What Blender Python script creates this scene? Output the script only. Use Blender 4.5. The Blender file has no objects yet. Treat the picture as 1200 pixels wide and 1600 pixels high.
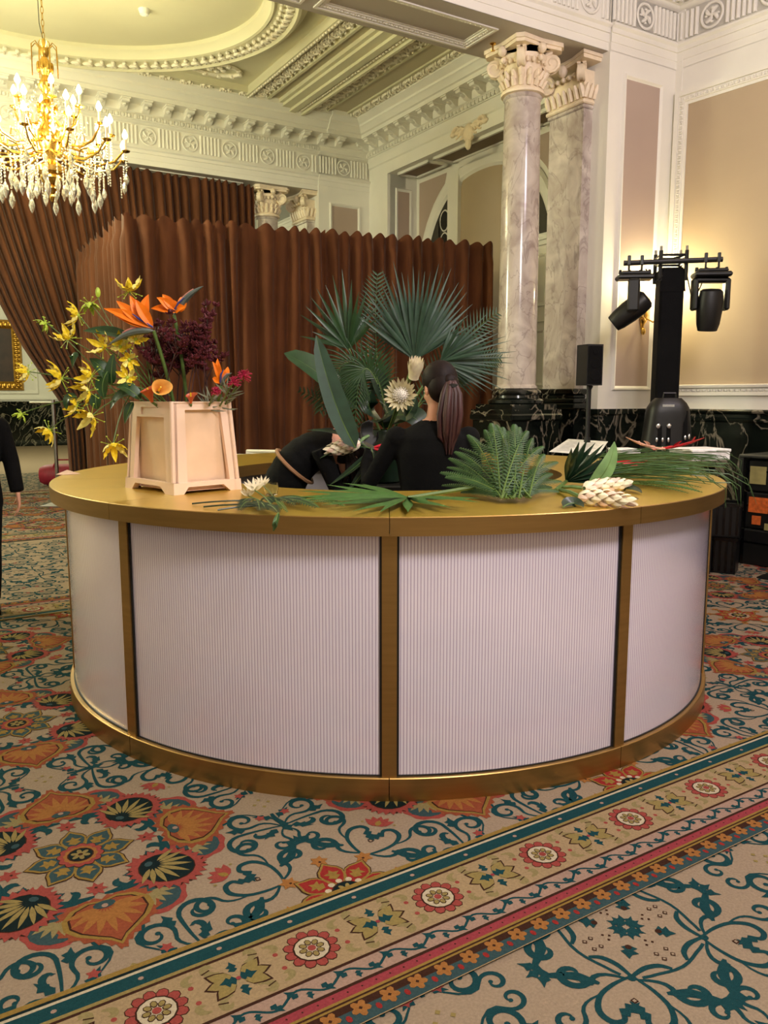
import bpy, bmesh, math, random
from math import sin, cos, pi, radians, sqrt, atan2, hypot
from mathutils import Vector, Matrix, noise

C = bpy.context.scene.collection
SC = bpy.context.scene

# ---------------------------------------------------------------- camera
cam_d = bpy.data.cameras.new('camera'); cam = bpy.data.objects.new('camera', cam_d); C.objects.link(cam)
cam_d.sensor_fit = 'VERTICAL'; cam_d.sensor_height = 36.0; cam_d.lens = 1270 / 1600 * 36.0
cam_d.clip_start = 0.05; cam_d.clip_end = 200
cam.location = (0, 0, 1.53); cam.rotation_euler = (radians(90 - 8.02), 0, 0)
SC.camera = cam

# ---------------------------------------------------------------- world, exposure
wd = bpy.data.worlds.new('world'); SC.world = wd; wd.use_nodes = True
wd.node_tree.nodes['Background'].inputs[0].default_value = (0.9, 0.85, 0.75, 1)
wd.node_tree.nodes['Background'].inputs[1].default_value = 0.03
SC.view_settings.view_transform = 'Standard'; SC.view_settings.look = 'None'
SC.view_settings.exposure = 0.0; SC.view_settings.gamma = 1.0
SC.view_settings.use_curve_mapping = False

RA = radians(31.2)                      # the hall's own axes: u along the beams, v along the long walls
def W(u, v, z=0.0):
    return Vector((u * cos(RA) - v * sin(RA), u * sin(RA) + v * cos(RA), z))

def lamp(name, loc, power, col, radius=0.3):
    d = bpy.data.lights.new(name, 'POINT'); d.energy = power; d.color = col; d.shadow_soft_size = radius
    o = bpy.data.objects.new(name, d); o.location = loc; C.objects.link(o); return o

def spot(name, loc, target, power, col, angle, radius=0.2, blend=0.6):
    d = bpy.data.lights.new(name, 'SPOT'); d.energy = power; d.color = col; d.shadow_soft_size = radius
    d.spot_size = radians(angle); d.spot_blend = blend
    o = bpy.data.objects.new(name, d); o.location = loc; C.objects.link(o)
    o.rotation_euler = (Vector(target) - Vector(loc)).to_track_quat('-Z', 'Y').to_euler(); return o

# ceiling lamps of the near bay (behind and beside the camera), the far bay's lamp, and an added middle-bay fill out of view
lamp('near_bay_lamp', W(1.6, -0.6, 4.3), 610, (1.0, 0.93, 0.93), 0.5)
lamp('near_bay_lamp', W(4.6, 1.6, 4.9), 240, (1.0, 0.84, 1.0), 0.4)
lamp('far_bay_lamp', W(1.65, 20.0, 4.2), 700, (0.97, 1.0, 0.72), 0.5)
lamp('middle_bay_fill', W(-2.4, 9.3, 3.7), 560, (0.98, 1.0, 0.70), 0.4)  # added unseen fill, spreads light that the chandelier alone would concentrate

# ---------------------------------------------------------------- materials
def lin(c):
    return tuple(((x / 255) / 12.92 if x / 255 <= 0.04045 else ((x / 255 + 0.055) / 1.055) ** 2.4) for x in c)

def mat(name, rgb, rough=0.6, metal=0.0, var=0.0, vscale=8.0, bump=0.0, bscale=60.0, coat=0.0, emit=None, estr=0.0,
        spec=0.5, sheen=0.0, alpha=1.0, trans=0.0, stretch=None, sss=0.0):
    m = bpy.data.materials.new(name); m.use_nodes = True
    nt = m.node_tree; b = nt.nodes['Principled BSDF']
    col = lin(rgb) + (1,)
    b.inputs['Base Color'].default_value = col
    b.inputs['Roughness'].default_value = rough; b.inputs['Metallic'].default_value = metal
    b.inputs['Specular IOR Level'].default_value = spec
    if coat: b.inputs['Coat Weight'].default_value = coat; b.inputs['Coat Roughness'].default_value = 0.08
    if sheen: b.inputs['Sheen Weight'].default_value = sheen; b.inputs['Sheen Roughness'].default_value = 0.4
    if trans: b.inputs['Transmission Weight'].default_value = trans
    if emit: b.inputs['Emission Color'].default_value = lin(emit) + (1,); b.inputs['Emission Strength'].default_value = estr
    if var or bump:
        tc = nt.nodes.new('ShaderNodeTexCoord'); mp = nt.nodes.new('ShaderNodeMapping')
        nt.links.new(tc.outputs['Object'], mp.inputs[0])
        if stretch: mp.inputs['Scale'].default_value = stretch
        if var:
            n = nt.nodes.new('ShaderNodeTexNoise'); n.inputs['Scale'].default_value = vscale; n.inputs['Detail'].default_value = 5
            nt.links.new(mp.outputs[0], n.inputs['Vector'])
            r = nt.nodes.new('ShaderNodeValToRGB'); r.color_ramp.elements[0].position = 0.3; r.color_ramp.elements[1].position = 0.7
            r.color_ramp.elements[0].color = tuple(max(0, c * (1 - var)) for c in col[:3]) + (1,)
            r.color_ramp.elements[1].color = tuple(min(1, c * (1 + var)) for c in col[:3]) + (1,)
            nt.links.new(n.outputs[0], r.inputs[0]); nt.links.new(r.outputs[0], b.inputs['Base Color'])
        if bump:
            n2 = nt.nodes.new('ShaderNodeTexNoise'); n2.inputs['Scale'].default_value = bscale; n2.inputs['Detail'].default_value = 4
            nt.links.new(mp.outputs[0], n2.inputs['Vector'])
            bp = nt.nodes.new('ShaderNodeBump'); bp.inputs['Strength'].default_value = bump; bp.inputs['Distance'].default_value = 0.01
            nt.links.new(n2.outputs[0], bp.inputs['Height']); nt.links.new(bp.outputs[0], b.inputs['Normal'])
    return m

def marble(name, base, cloud, vein, scale=3.0, vw=0.06, rough=0.15, vmix=1.0):
    m = bpy.data.materials.new(name); m.use_nodes = True
    nt = m.node_tree; b = nt.nodes['Principled BSDF']; L = nt.links.new
    tc = nt.nodes.new('ShaderNodeTexCoord')
    n1 = nt.nodes.new('ShaderNodeTexNoise'); n1.inputs['Scale'].default_value = scale; n1.inputs['Detail'].default_value = 8; n1.inputs['Distortion'].default_value = 1.5
    L(tc.outputs['Object'], n1.inputs['Vector'])
    r1 = nt.nodes.new('ShaderNodeValToRGB'); r1.color_ramp.elements[0].position = 0.35; r1.color_ramp.elements[1].position = 0.68
    r1.color_ramp.elements[0].color = lin(base) + (1,); r1.color_ramp.elements[1].color = lin(cloud) + (1,)
    L(n1.outputs[0], r1.inputs[0])
    n2 = nt.nodes.new('ShaderNodeTexNoise'); n2.inputs['Scale'].default_value = scale * 0.9; n2.inputs['Detail'].default_value = 6; n2.inputs['Distortion'].default_value = 2.2
    mp = nt.nodes.new('ShaderNodeMapping'); mp.inputs['Location'].default_value = (5, 3, 1); mp.inputs['Rotation'].default_value = (0.5, 0.6, 0.3)
    mp.inputs['Scale'].default_value = (1, 1, 0.6)
    L(tc.outputs['Object'], mp.inputs[0]); L(mp.outputs[0], n2.inputs['Vector'])
    s = nt.nodes.new('ShaderNodeMath'); s.operation = 'SUBTRACT'; s.inputs[1].default_value = 0.5; L(n2.outputs[0], s.inputs[0])
    a = nt.nodes.new('ShaderNodeMath'); a.operation = 'ABSOLUTE'; L(s.outputs[0], a.inputs[0])
    r2 = nt.nodes.new('ShaderNodeValToRGB'); r2.color_ramp.elements[0].position = 0.0; r2.color_ramp.elements[1].position = vw
    r2.color_ramp.elements[0].color = (vmix,) * 3 + (1,); r2.color_ramp.elements[1].color = (0, 0, 0, 1)
    L(a.outputs[0], r2.inputs[0])
    mx = nt.nodes.new('ShaderNodeMix'); mx.data_type = 'RGBA'
    L(r2.outputs[0], mx.inputs[0]); L(r1.outputs[0], mx.inputs[6]); mx.inputs[7].default_value = lin(vein) + (1,)
    L(mx.outputs[2], b.inputs['Base Color']); b.inputs['Roughness'].default_value = rough
    return m

M = {}
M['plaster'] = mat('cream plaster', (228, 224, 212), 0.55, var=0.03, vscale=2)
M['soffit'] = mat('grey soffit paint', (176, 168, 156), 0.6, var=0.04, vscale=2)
M['ceil'] = mat('ceiling paint', (206, 200, 168), 0.7, var=0.03, vscale=1.5)
M['ceil_dark'] = mat('ceiling panel paint', (186, 176, 146), 0.7, var=0.04, vscale=1.5)
M['relief'] = mat('plaster relief', (226, 218, 196), 0.6, var=0.06, vscale=30)
M['wallpanel'] = mat('tan wall panel', (174, 154, 126), 0.6, var=0.04, vscale=1.2, bump=0.05, bscale=150)
M['pinkpanel'] = mat('pinkish wall panel', (174, 154, 140), 0.6, var=0.04, vscale=1.2)
M['brownpanel'] = mat('brown strip panel', (120, 98, 70), 0.6, var=0.06)
M['capital'] = mat('capital cream', (232, 214, 184), 0.5, var=0.08, vscale=12)
M['gilt'] = mat('gilt gold', (186, 140, 58), 0.32, 0.9, var=0.25, vscale=20, bump=0.3, bscale=40)
M['marble'] = marble('pale pink grey marble', (166, 152, 142), (206, 196, 184), (120, 104, 100), 2.8, 0.022, 0.16, 0.5)
M['marble_dark'] = marble('dark green marble', (9, 13, 11), (26, 32, 26), (150, 140, 122), 2.2, 0.022, 0.14, 0.75)
M['black'] = mat('black plastic', (10, 10, 11), 0.45, var=0.2, vscale=20)
M['blackcloth'] = mat('black cloth', (7, 7, 8), 0.9, var=0.25, vscale=14, bump=0.2, bscale=120, spec=0.2)
M['blackgloss'] = mat('black gloss', (8, 8, 9), 0.12, var=0.1)
M['steel'] = mat('bare steel', (170, 168, 164), 0.3, 1.0, var=0.1, vscale=30)
M['grille'] = mat('dark window grille', (58, 54, 44), 0.5, var=0.15, vscale=6)
M['void'] = mat('dark leaded glass', (18, 18, 15), 0.15, var=0.3, vscale=10)

# ---------------------------------------------------------------- mesh builder
class MB:
    def __init__(s): s.v = []; s.f = []; s.m = []; s.sm = []
    def add(s, vs, fs, m=0, smooth=True, T=None):
        k = len(s.v)
        if T is not None: vs = [T @ Vector(p) for p in vs]
        s.v.extend([tuple(p) for p in vs])
        for f in fs: s.f.append([i + k for i in f]); s.m.append(m); s.sm.append(smooth)
        return s
    def box(s, x0, x1, y0, y1, z0, z1, m=0, T=None):
        vs = [(x0,y0,z0),(x1,y0,z0),(x1,y1,z0),(x0,y1,z0),(x0,y0,z1),(x1,y0,z1),(x1,y1,z1),(x0,y1,z1)]
        return s.add(vs, [(3,2,1,0),(4,5,6,7),(0,1,5,4),(1,2,6,5),(2,3,7,6),(3,0,4,7)], m, False, T)
    def bbox(s, x0, x1, y0, y1, z0, z1, b=0.01, m=0, T=None):
        # box with chamfered edges
        n = []
        for sx, x in ((-1,x0),(1,x1)):
            for sy, y in ((-1,y0),(1,y1)):
                for sz, z in ((-1,z0),(1,z1)):
                    n.append((x, y-sy*b, z-sz*b)); n.append((x-sx*b, y, z-sz*b)); n.append((x-sx*b, y-sy*b, z))
        bm = bmesh.new()
        for p in n: bm.verts.new(p)
        bmesh.ops.convex_hull(bm, input=bm.verts[:])
        bm.verts.index_update()
        vs = [v.co[:] for v in bm.verts]; fs = [[v.index for v in f.verts] for f in bm.faces]; bm.free()
        return s.add(vs, fs, m, False, T)
    def tube(s, pts, rad, n=8, m=0, cap=True, smooth=True, T=None, flat=1.0):
        pts = [Vector(p) for p in pts]; k = len(pts)
        if not isinstance(rad, (list, tuple)): rad = [rad] * k
        vs = []; fs = []; prev = None
        for i, p in enumerate(pts):
            t = (pts[min(i+1,k-1)] - pts[max(i-1,0)])
            if t.length < 1e-9: t = Vector((0,0,1))
            t.normalize()
            if prev is None:
                a = Vector((0,0,1)) if abs(t.z) < 0.9 else Vector((1,0,0))
                nx = t.cross(a).normalized()
            else:
                nx = prev - t * prev.dot(t)
                nx = nx.normalized() if nx.length > 1e-6 else t.orthogonal().normalized()
            prev = nx; ny = t.cross(nx)
            for j in range(n):
                a = 2*pi*j/n
                vs.append(p + (nx*cos(a) + ny*sin(a)*flat) * rad[i])
        for i in range(k-1):
            for j in range(n):
                fs.append((i*n+j, i*n+(j+1)%n, (i+1)*n+(j+1)%n, (i+1)*n+j))
        s.add(vs, fs, m, smooth, T)
        if cap:
            s.add([vs[j] for j in range(n)], [list(range(n))[::-1]], m, False, T)
            s.add([vs[(k-1)*n+j] for j in range(n)], [list(range(n))], m, False, T)
        return s
    def lathe(s, prof, n=24, c=(0,0,0), m=0, smooth=True, T=None, a0=0.0, a1=2*pi, cap=True):
        full = abs(a1-a0-2*pi) < 1e-6
        k = len(prof); cols = n if full else n+1
        vs = []
        for r, z in prof:
            for j in range(cols):
                a = a0 + (a1-a0)*j/n
                vs.append((c[0]+r*cos(a), c[1]+r*sin(a), c[2]+z))
        fs = []
        for i in range(k-1):
            for j in range(n):
                j2 = (j+1) % cols
                fs.append((i*cols+j, i*cols+j2, (i+1)*cols+j2, (i+1)*cols+j))
        s.add(vs, fs, m, smooth, T)
        if cap and full:
            if prof[0][0] > 1e-4: s.add([vs[j] for j in range(n)], [list(range(n))[::-1]], m, False, T)
            if prof[-1][0] > 1e-4: s.add([vs[(k-1)*n+j] for j in range(n)], [list(range(n))], m, False, T)
        return s
    def ell(s, c, r, n=12, k=8, m=0, T=None):
        vs = []; fs = []
        for i in range(k+1):
            a = -pi/2 + pi*i/k
            for j in range(n):
                b = 2*pi*j/n
                vs.append((c[0]+r[0]*cos(a)*cos(b), c[1]+r[1]*cos(a)*sin(b), c[2]+r[2]*sin(a)))
        for i in range(k):
            for j in range(n):
                fs.append((i*n+j, i*n+(j+1)%n, (i+1)*n+(j+1)%n, (i+1)*n+j))
        return s.add(vs, fs, m, True, T)
    def prism(s, poly, a, b, axis='x', m=0, cap=True, T=None, smooth=False):
        # 2-D outline extruded along an axis: 'x' takes (y,z), 'y' takes (x,z), 'z' takes (x,y)
        f = {'x': lambda p, t: (t, p[0], p[1]), 'y': lambda p, t: (p[0], t, p[1]), 'z': lambda p, t: (p[0], p[1], t)}[axis]
        n = len(poly); vs = [f(p, a) for p in poly] + [f(p, b) for p in poly]
        fs = [(i, (i+1) % n, n+(i+1) % n, n+i) for i in range(n)]
        s.add(vs, fs, m, smooth, T)
        if cap: s.add(vs[:n], [list(range(n))[::-1]], m, False, T); s.add(vs[n:], [list(range(n))], m, False, T)
        return s
    def strip(s, prof, path, m=0, T=None, smooth=False, closed=False):
        # profile (offset, z) carried along a list of (x, y, nx, ny)
        k = len(prof); vs = []; fs = []
        for x, y, nx, ny in path:
            for o, z in prof: vs.append((x+nx*o, y+ny*o, z))
        n = len(path)
        for i in range(n if closed else n-1):
            i2 = (i+1) % n
            for j in range(k-1): fs.append((i*k+j, i2*k+j, i2*k+j+1, i*k+j+1))
        return s.add(vs, fs, m, smooth, T)
    def grid(s, fn, nu, nv, m=0, smooth=True, T=None, closeu=False):
        vs = [fn(i/nu, j/nv) for i in range(nu+1) for j in range(nv+1)]
        fs = [(i*(nv+1)+j, (i+1)*(nv+1)+j, (i+1)*(nv+1)+j+1, i*(nv+1)+j+1) for i in range(nu) for j in range(nv)]
        return s.add(vs, fs, m, smooth, T)
    def blade(s, pts, wid, up=(0,0,1), fold=0.0, m=0, T=None, twist=0.0):
        # a leaf: centre line with half-widths, folded along its midrib
        pts = [Vector(p) for p in pts]; k = len(pts); vs = []; up = Vector(up)
        for i, p in enumerate(pts):
            t = (pts[min(i+1,k-1)] - pts[max(i-1,0)]).normalized()
            sd = t.cross(up)
            sd = sd.normalized() if sd.length > 1e-5 else t.orthogonal().normalized()
            if twist: sd = Matrix.Rotation(twist*i/(k-1), 3, t) @ sd
            nn = sd.cross(t)
            w = wid[i] if isinstance(wid, (list, tuple)) else wid
            vs += [p - sd*w + nn*w*fold, p, p + sd*w + nn*w*fold]
        fs = []
        for i in range(k-1):
            for j in (0, 1): fs.append((i*3+j, i*3+j+1, i*3+3+j+1, i*3+3+j))
        return s.add(vs, fs, m, True, T)
    def mesh(s, name, mats, sharp=35):
        me = bpy.data.meshes.new(name); me.from_pydata(s.v, [], s.f)
        for mm in (mats if isinstance(mats, (list, tuple)) else [mats]): me.materials.append(mm)
        me.polygons.foreach_set('material_index', s.m); me.polygons.foreach_set('use_smooth', s.sm)
        if sharp: me.set_sharp_from_angle(angle=radians(sharp))
        me.update(); return me
    def build(s, name, mats, parent=None, sharp=35, **props):
        o = bpy.data.objects.new(name, s.mesh(name, mats, sharp)); C.objects.link(o)
        if parent is not None: o.parent = parent
        for a, b in props.items(): o[a] = b
        return o

def tag(o, label, cat, group=None):
    o['label'] = label; o['category'] = cat
    if group: o['group'] = group
    return o
def thing(name, label, cat, loc=(0,0,0), rotz=0.0, group=None):
    o = bpy.data.objects.new(name, None); C.objects.link(o); o.empty_display_size = 0.05
    o.location = loc; o.rotation_euler = (0, 0, rotz)
    return tag(o, label, cat, group)
def part(name, me, parent, loc=(0,0,0), rot=(0,0,0), scale=(1,1,1)):
    o = bpy.data.objects.new(name, me); C.objects.link(o); o.parent = parent
    o.location = loc; o.rotation_euler = rot; o.scale = scale; return o
def struct(name, mb, mats, rot=RA, loc=(0,0,0), sharp=35):
    o = mb.build(name, mats, None, sharp); o['kind'] = 'structure'
    o.rotation_euler = (0, 0, rot); o.location = loc; return o
def copy_tree(o, parent=None):
    c = o.copy(); C.objects.link(c)
    if parent is not None: c.parent = parent
    for ch in list(o.children): copy_tree(ch, c)
    return c
def lerp(a, b, t): return a + (b - a) * t
# ================================================================ the hall: floor with its woven pattern
CA = radians(90 - 57.4)                 # the carpet's border runs along its own s axis
CAR = [('carpet ground', (176, 154, 130)), ('carpet teal', (24, 72, 78)), ('carpet night green', (14, 34, 36)), ('carpet slate', (58, 84, 88)),
       ('carpet rust', (160, 82, 54)), ('carpet coral', (168, 76, 68)), ('carpet gold', (160, 128, 62)), ('carpet olive', (160, 140, 84)),
       ('carpet brown', (66, 38, 26)), ('carpet border sand', (180, 154, 116)), ('carpet pink', (164, 66, 74)), ('carpet orange', (174, 116, 60)),
       ('carpet cream', (214, 198, 168)), ('carpet red', (164, 48, 44)), ('carpet blush', (182, 150, 132)), ('carpet sage', (158, 142, 96))]
(GR, TE, NI, SL, RU, CO, GO, OL, BR, SA, PK, ORG, CR, RD, BL, SG) = range(16)
car_mats = [mat(n, tuple(x*0.82 for x in c), 0.95, var=0.13, vscale=120, bump=0.6, bscale=500, spec=0.1) for n, c in CAR]
fl = MB()
LZ = 0.0004
CNT = [0]
LIFT = [0]
def ground(poly, m, layer, ox=0, oy=0, rot=0, fx=1, sc=1.0):
    c, s_ = cos(rot), sin(rot)
    vs = []
    for x, y in poly:
        y *= fx; x, y = x*sc, y*sc
        vs.append((ox + x*c - y*s_, oy + x*s_ + y*c, (layer+LIFT[0])*LZ))
    CNT[0] += 1; dz = (CNT[0] % 89)*3.6e-6; vs = [(a, b_, z+dz) for a, b_, z in vs]
    fl.add(vs, [list(range(len(vs)))], m, False)
def ellp(a, b, cx=0, cy=0, n=14): return [(cx+a*cos(2*pi*i/n), cy+b*sin(2*pi*i/n)) for i in range(n)]
def scal(r0, r1, k, n=6, cx=0, cy=0, ph=0):
    o = []
    for i in range(k*n):
        a = 2*pi*i/(k*n); q = abs(sin(a*k/2))
        o.append((cx+(r0+(r1-r0)*q)*cos(a+ph), cy+(r0+(r1-r0)*q)*sin(a+ph)))
    return o
def spk(r0, r1, k, cx=0, cy=0, a=1.0, b=1.0):
    return [(cx+a*(r1 if i % 2 else r0)*cos(pi*i/k), cy+b*(r1 if i % 2 else r0)*sin(pi*i/k)) for i in range(2*k)]
def petal(l, w, x0=0.0, tipx=0.35):
    return [(x0, 0), (x0+l*0.18, w*0.7), (x0+l*0.45, w), (x0+l*0.75, w*0.62), (x0+l, 0), (x0+l*0.75, -w*0.62), (x0+l*0.45, -w), (x0+l*0.18, -w*0.7)]
def heart(l, w, x0=0.0, k=1.0):
    # rounded at the base, pointed at the tip
    pts = []
    for i in range(19):
        t = -1 + i/9.0
        a = t*pi
        r = abs(t)
        x = x0 + l*(0.5 - 0.5*cos(pi*(1-r))) if False else x0 + l*(1 - (1 - (1-r))**1.0)
    up = [(0.0, 0.0), (-0.05, 0.35), (0.03, 0.72), (0.2, 0.96), (0.4, 0.98), (0.58, 0.78), (0.74, 0.45), (0.86, 0.18), (1.0, 0.0)]
    return [(x0+l*x, w*y) for x, y in up] + [(x0+l*x, -w*y) for x, y in up[-2:0:-1]]
def ribbon(path, wid):
    k = len(path); L = []; R = []
    for i, (x, y) in enumerate(path):
        x0, y0 = path[max(i-1, 0)]; x1, y1 = path[min(i+1, k-1)]
        d = hypot(x1-x0, y1-y0) or 1; nx, ny = -(y1-y0)/d, (x1-x0)/d
        L.append((x+nx*wid[i], y+ny*wid[i])); R.append((x-nx*wid[i], y-ny*wid[i]))
    return L, R
def smooth2(path, wid, q=4):
    o = []; w = []; n = len(path)
    for i in range(n-1):
        p0, p1, p2, p3 = path[max(i-1, 0)], path[i], path[i+1], path[min(i+2, n-1)]
        for j in range(q):
            t = j/q
            o.append(tuple(0.5*(2*p1[c]+(p2[c]-p0[c])*t+(2*p0[c]-5*p1[c]+4*p2[c]-p3[c])*t*t+(3*p1[c]-p0[c]-3*p2[c]+p3[c])*t**3) for c in (0, 1))); w.append(lerp(wid[i], wid[i+1], t))
    return o+[path[-1]], w+[wid[-1]]
def vine(x0, y0, cx, cy, r, a0, turns, sgn, w=0.013, m=TE, layer=2, **k):
    # a stem running from (x0, y0) into a spiral round (cx, cy)
    sx, sy = cx+r*cos(a0), cy+r*sin(a0); tx, ty = -sgn*sin(a0), sgn*cos(a0); d = hypot(sx-x0, sy-y0)
    q = (sx-tx*d*0.5, sy-ty*d*0.5); pts = [((1-t)**2*x0+2*t*(1-t)*q[0]+t*t*sx, (1-t)**2*y0+2*t*(1-t)*q[1]+t*t*sy) for t in (0, .2, .4, .6, .8)]
    n = int(14*turns)+6
    for i in range(n+1):
        t = i/n; a = a0+sgn*2*pi*turns*t; rr = r*(1-0.78*t); pts.append((cx+rr*cos(a), cy+rr*sin(a)))
    N = len(pts); wid = [w*(0.3+0.75*sin(pi*min(1, (i+1)/N*1.0))**1.2) for i in range(N)]; wid[-1] = w*0.5
    gribbon(pts, wid, m, layer, **k); ground(ellp(w*0.95, w*0.95, pts[-1][0], pts[-1][1], 9), m, layer+1, **k)
def gribbon(path, wid, m, layer, **k):
    if len(path) <= 9 and not (path[1][1] == 0 and path[0][1] == 0): path, wid = smooth2(path, wid)
    L, R = ribbon(path, wid)
    for i in range(len(path)-1): ground([R[i], R[i+1], L[i+1], L[i]], m, layer, **k)
def curl(x, y, a, l, turns, r0, w=0.008, n=18, sgn=1):
    # a stem that sets off at angle a and winds into a spiral
    pts = [(x, y)]; wid = [w*0.35]
    for i in range(1, n+1):
        t = i/n
        aa = a + sgn*2*pi*turns*t**1.6
        st = l/n*(1-0.72*t)
        x += st*cos(aa); y += st*sin(aa); pts.append((x, y)); wid.append(w*(0.35+0.9*sin(pi*min(1, t*1.05))**1.5) if t < 0.97 else w*0.9)
    return pts, wid
def gcurl(x, y, a, l, turns, w=0.009, sgn=1, m=TE, layer=2, n=14, **k):
    p, wd_ = curl(x, y, a, l, turns, 0, w, n, sgn); gribbon(p, wd_, m, layer, **k)
    return p[-1]
def gleaf(x, y, a, l, w, m=TE, layer=2, **k):
    c, s_ = cos(a), sin(a)
    ground([(x+px*c-py*s_, y+px*s_+py*c) for px, py in [(0,0),(l*.2,w*.9),(l*.38,w*.45),(l*.55,w),(l*.7,w*.3),(l,0),(l*.7,-w*.4),(l*.5,-w*.8),(l*.36,-w*.35),(l*.2,-w*.7)]], m, layer, **k)
def diamond(x, y, r, m, layer, **k): ground([(x+r, y), (x, y+r), (x-r, y), (x, y-r)], m, layer, **k)

def medallion(ox, oy, fine=True):
    for k in range(8):
        a = radians(22.5+45*k); g = dict(ox=ox, oy=oy, rot=a)
        ground(scal(0.090, 0.099, 7, 3, 0.385, 0), CO, 1, **g)
        ground(ellp(0.075, 0.078, 0.385, 0), SL, 2, **g)
        if fine:
            for q in (-0.8, -0.4, 0, 0.4, 0.8):
                c, s_ = cos(q), sin(q)
                ground([(0.345+x*c-y*s_, x*s_+y*c) for x, y in petal(0.075, 0.011, 0.012)], SG, 3, **g)
        # vine between oval and heart
        gribbon([(0.245, -0.085), (0.262, -0.05), (0.275, 0), (0.262, 0.05), (0.245, 0.085)], [0.004, 0.012, 0.018, 0.012, 0.004], TE, 3, **g)
        for sg in (1, -1):
            gcurl(0.27, 0.0, sg*2.0, 0.13, 0.5, 0.011, sg, TE, 3, n=9, fx=1, **g)
    for k in range(4):
        a = radians(90*k); g = dict(ox=ox, oy=oy, rot=a)
        # heart with a fringed edge
        hp = heart(0.235, 0.135, 0.295)
        fr = []
        for i in range(len(hp)):
            x0, y0 = hp[i]; x1, y1 = hp[(i+1) % len(hp)]
            for t in (0.0, 0.33, 0.66):
                x, y = lerp(x0, x1, t), lerp(y0, y1, t); d = hypot(x-0.39, y) or 1
                j = 1.10 + (0.14 if (len(fr) % 2) else 0.0)
                fr.append((0.39+(x-0.39)*j, y*j))
        ground(fr, RU, 3, **g)
        ground(heart(0.235, 0.135, 0.295), GO, 4, **g); ground(heart(0.212, 0.118, 0.304), BR, 5, **g); ground(heart(0.203, 0.111, 0.308), RU, 6, **g)
        for q in range(-4, 5):
            qa = q*0.36; c, s_ = cos(qa), sin(qa); l = 0.125-0.006*abs(q)
            ground([(0.325+x*c-y*s_, x*s_+y*c) for x, y in petal(l, 0.0135, 0.02)], ORG, 7, **g)
        ground(ellp(0.02, 0.034, 0.318, 0, 10), SL, 8, **g); ground(ellp(0.01, 0.01, 0.325, 0, 8), BL, 9, **g)
        # small red flower
        ground(spk(0.022, 0.04, 7, 0.222, 0, 1.0, 0.9), CO, 3, **g); diamond(0.215, 0, 0.006, BR, 4, **g)
    for k in range(4):
        a = radians(45+90*k); g = dict(ox=ox, oy=oy, rot=a)
        ground(spk(0.118, 0.142, 26, 0.318, 0, 0.95, 0.86), CO, 4, **g)
        if fine: ground(spk(0.118, 0.134, 20, 0.318, 0, 0.95, 0.86), BR, 3, **g)
        ground(ellp(0.094, 0.084, 0.316, 0, 18), BR, 5, **g); ground(ellp(0.09, 0.08, 0.316, 0, 18), NI, 6, **g)
        for q in range(-4, 5):
            qa = q*0.34; c, s_ = cos(qa), sin(qa); l = 0.112-0.007*abs(q)
            ground([(0.262+x*c-y*s_, x*s_+y*c) for x, y in petal(l, 0.0095, 0.025)], OL, 7, **g)
        ground(ellp(0.013, 0.016, 0.25, 0, 8), SL, 8, **g)
        ground(spk(0.024, 0.045, 6, 0.212, 0, 0.9, 1.1), CO, 5, **g)
    for k in range(8):
        a = radians(45*k); g = dict(ox=ox, oy=oy, rot=a)
        st = [(0.03, 0), (0.06, 0.024), (0.09, 0.039), (0.115, 0.044), (0.137, 0.036), (0.153, 0.02), (0.178, 0), (0.153, -0.02), (0.137, -0.036), (0.115, -0.044), (0.09, -0.039), (0.06, -0.024)]
        ground([(x+0.004, y*1.06) for x, y in st], BR, 5, **g); ground(st, GO, 6, **g)
        ground([(0.1+(x-0.1)*0.82, y*0.84) for x, y in st], SL, 7, **g)
        ground([(0.075, 0), (0.09, 0.022), (0.1, 0.012), (0.112, 0.028), (0.116, 0.008), (0.132, 0.0), (0.116, -0.008), (0.112, -0.028), (0.1, -0.012), (0.09, -0.022)], GO, 8, **g)
    g = dict(ox=ox, oy=oy)
    ground(scal(0.066, 0.077, 12), BR, 9, **g); ground(scal(0.064, 0.074, 12), CO, 10, **g); ground(scal(0.05, 0.056, 12), ORG, 11, **g)
    ground(ellp(0.043, 0.043), BR, 12, **g); ground(ellp(0.038, 0.038), NI, 13, **g)
    ground(scal(0.014, 0.033, 6), OL, 14, **g); ground(ellp(0.008, 0.008), BR, 15, **g)

def redstar(ox, oy, c1=RD):
    for k in range(8):
        g = dict(ox=ox, oy=oy, rot=radians(45*k+22.5*0))
        st = [(0.03, 0), (0.06, 0.024), (0.09, 0.039), (0.115, 0.044), (0.137, 0.036), (0.153, 0.02), (0.178, 0), (0.153, -0.02), (0.137, -0.036), (0.115, -0.044), (0.09, -0.039), (0.06, -0.024)]
        ground(spk(0.02, 0.034, 6, 0.196, 0), ORG, 4, **g); diamond(0.19, 0, 0.006, BR, 5, **g)
        ground([(x+0.004, y*1.06) for x, y in st], BR, 5, **g); ground(st, GO, 6, **g)
        ground([(0.1+(x-0.1)*0.84, y*0.86) for x, y in st], c1, 7, **g)
        ground([(0.075, 0), (0.09, 0.022), (0.1, 0.012), (0.112, 0.028), (0.116, 0.008), (0.132, 0.0), (0.116, -0.008), (0.112, -0.028), (0.1, -0.012), (0.09, -0.022)], GO, 8, **g)
    g = dict(ox=ox, oy=oy)
    for k in range(12): ground(ellp(0.012, 0.011, 0.062, 0, 8), CR, 9, rot=2*pi*k/12, **g); 
    ground(ellp(0.053, 0.053), BR, 10, **g); ground(ellp(0.048, 0.048), NI, 11, **g); ground(scal(0.016, 0.04, 8), OL, 12, **g)
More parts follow.
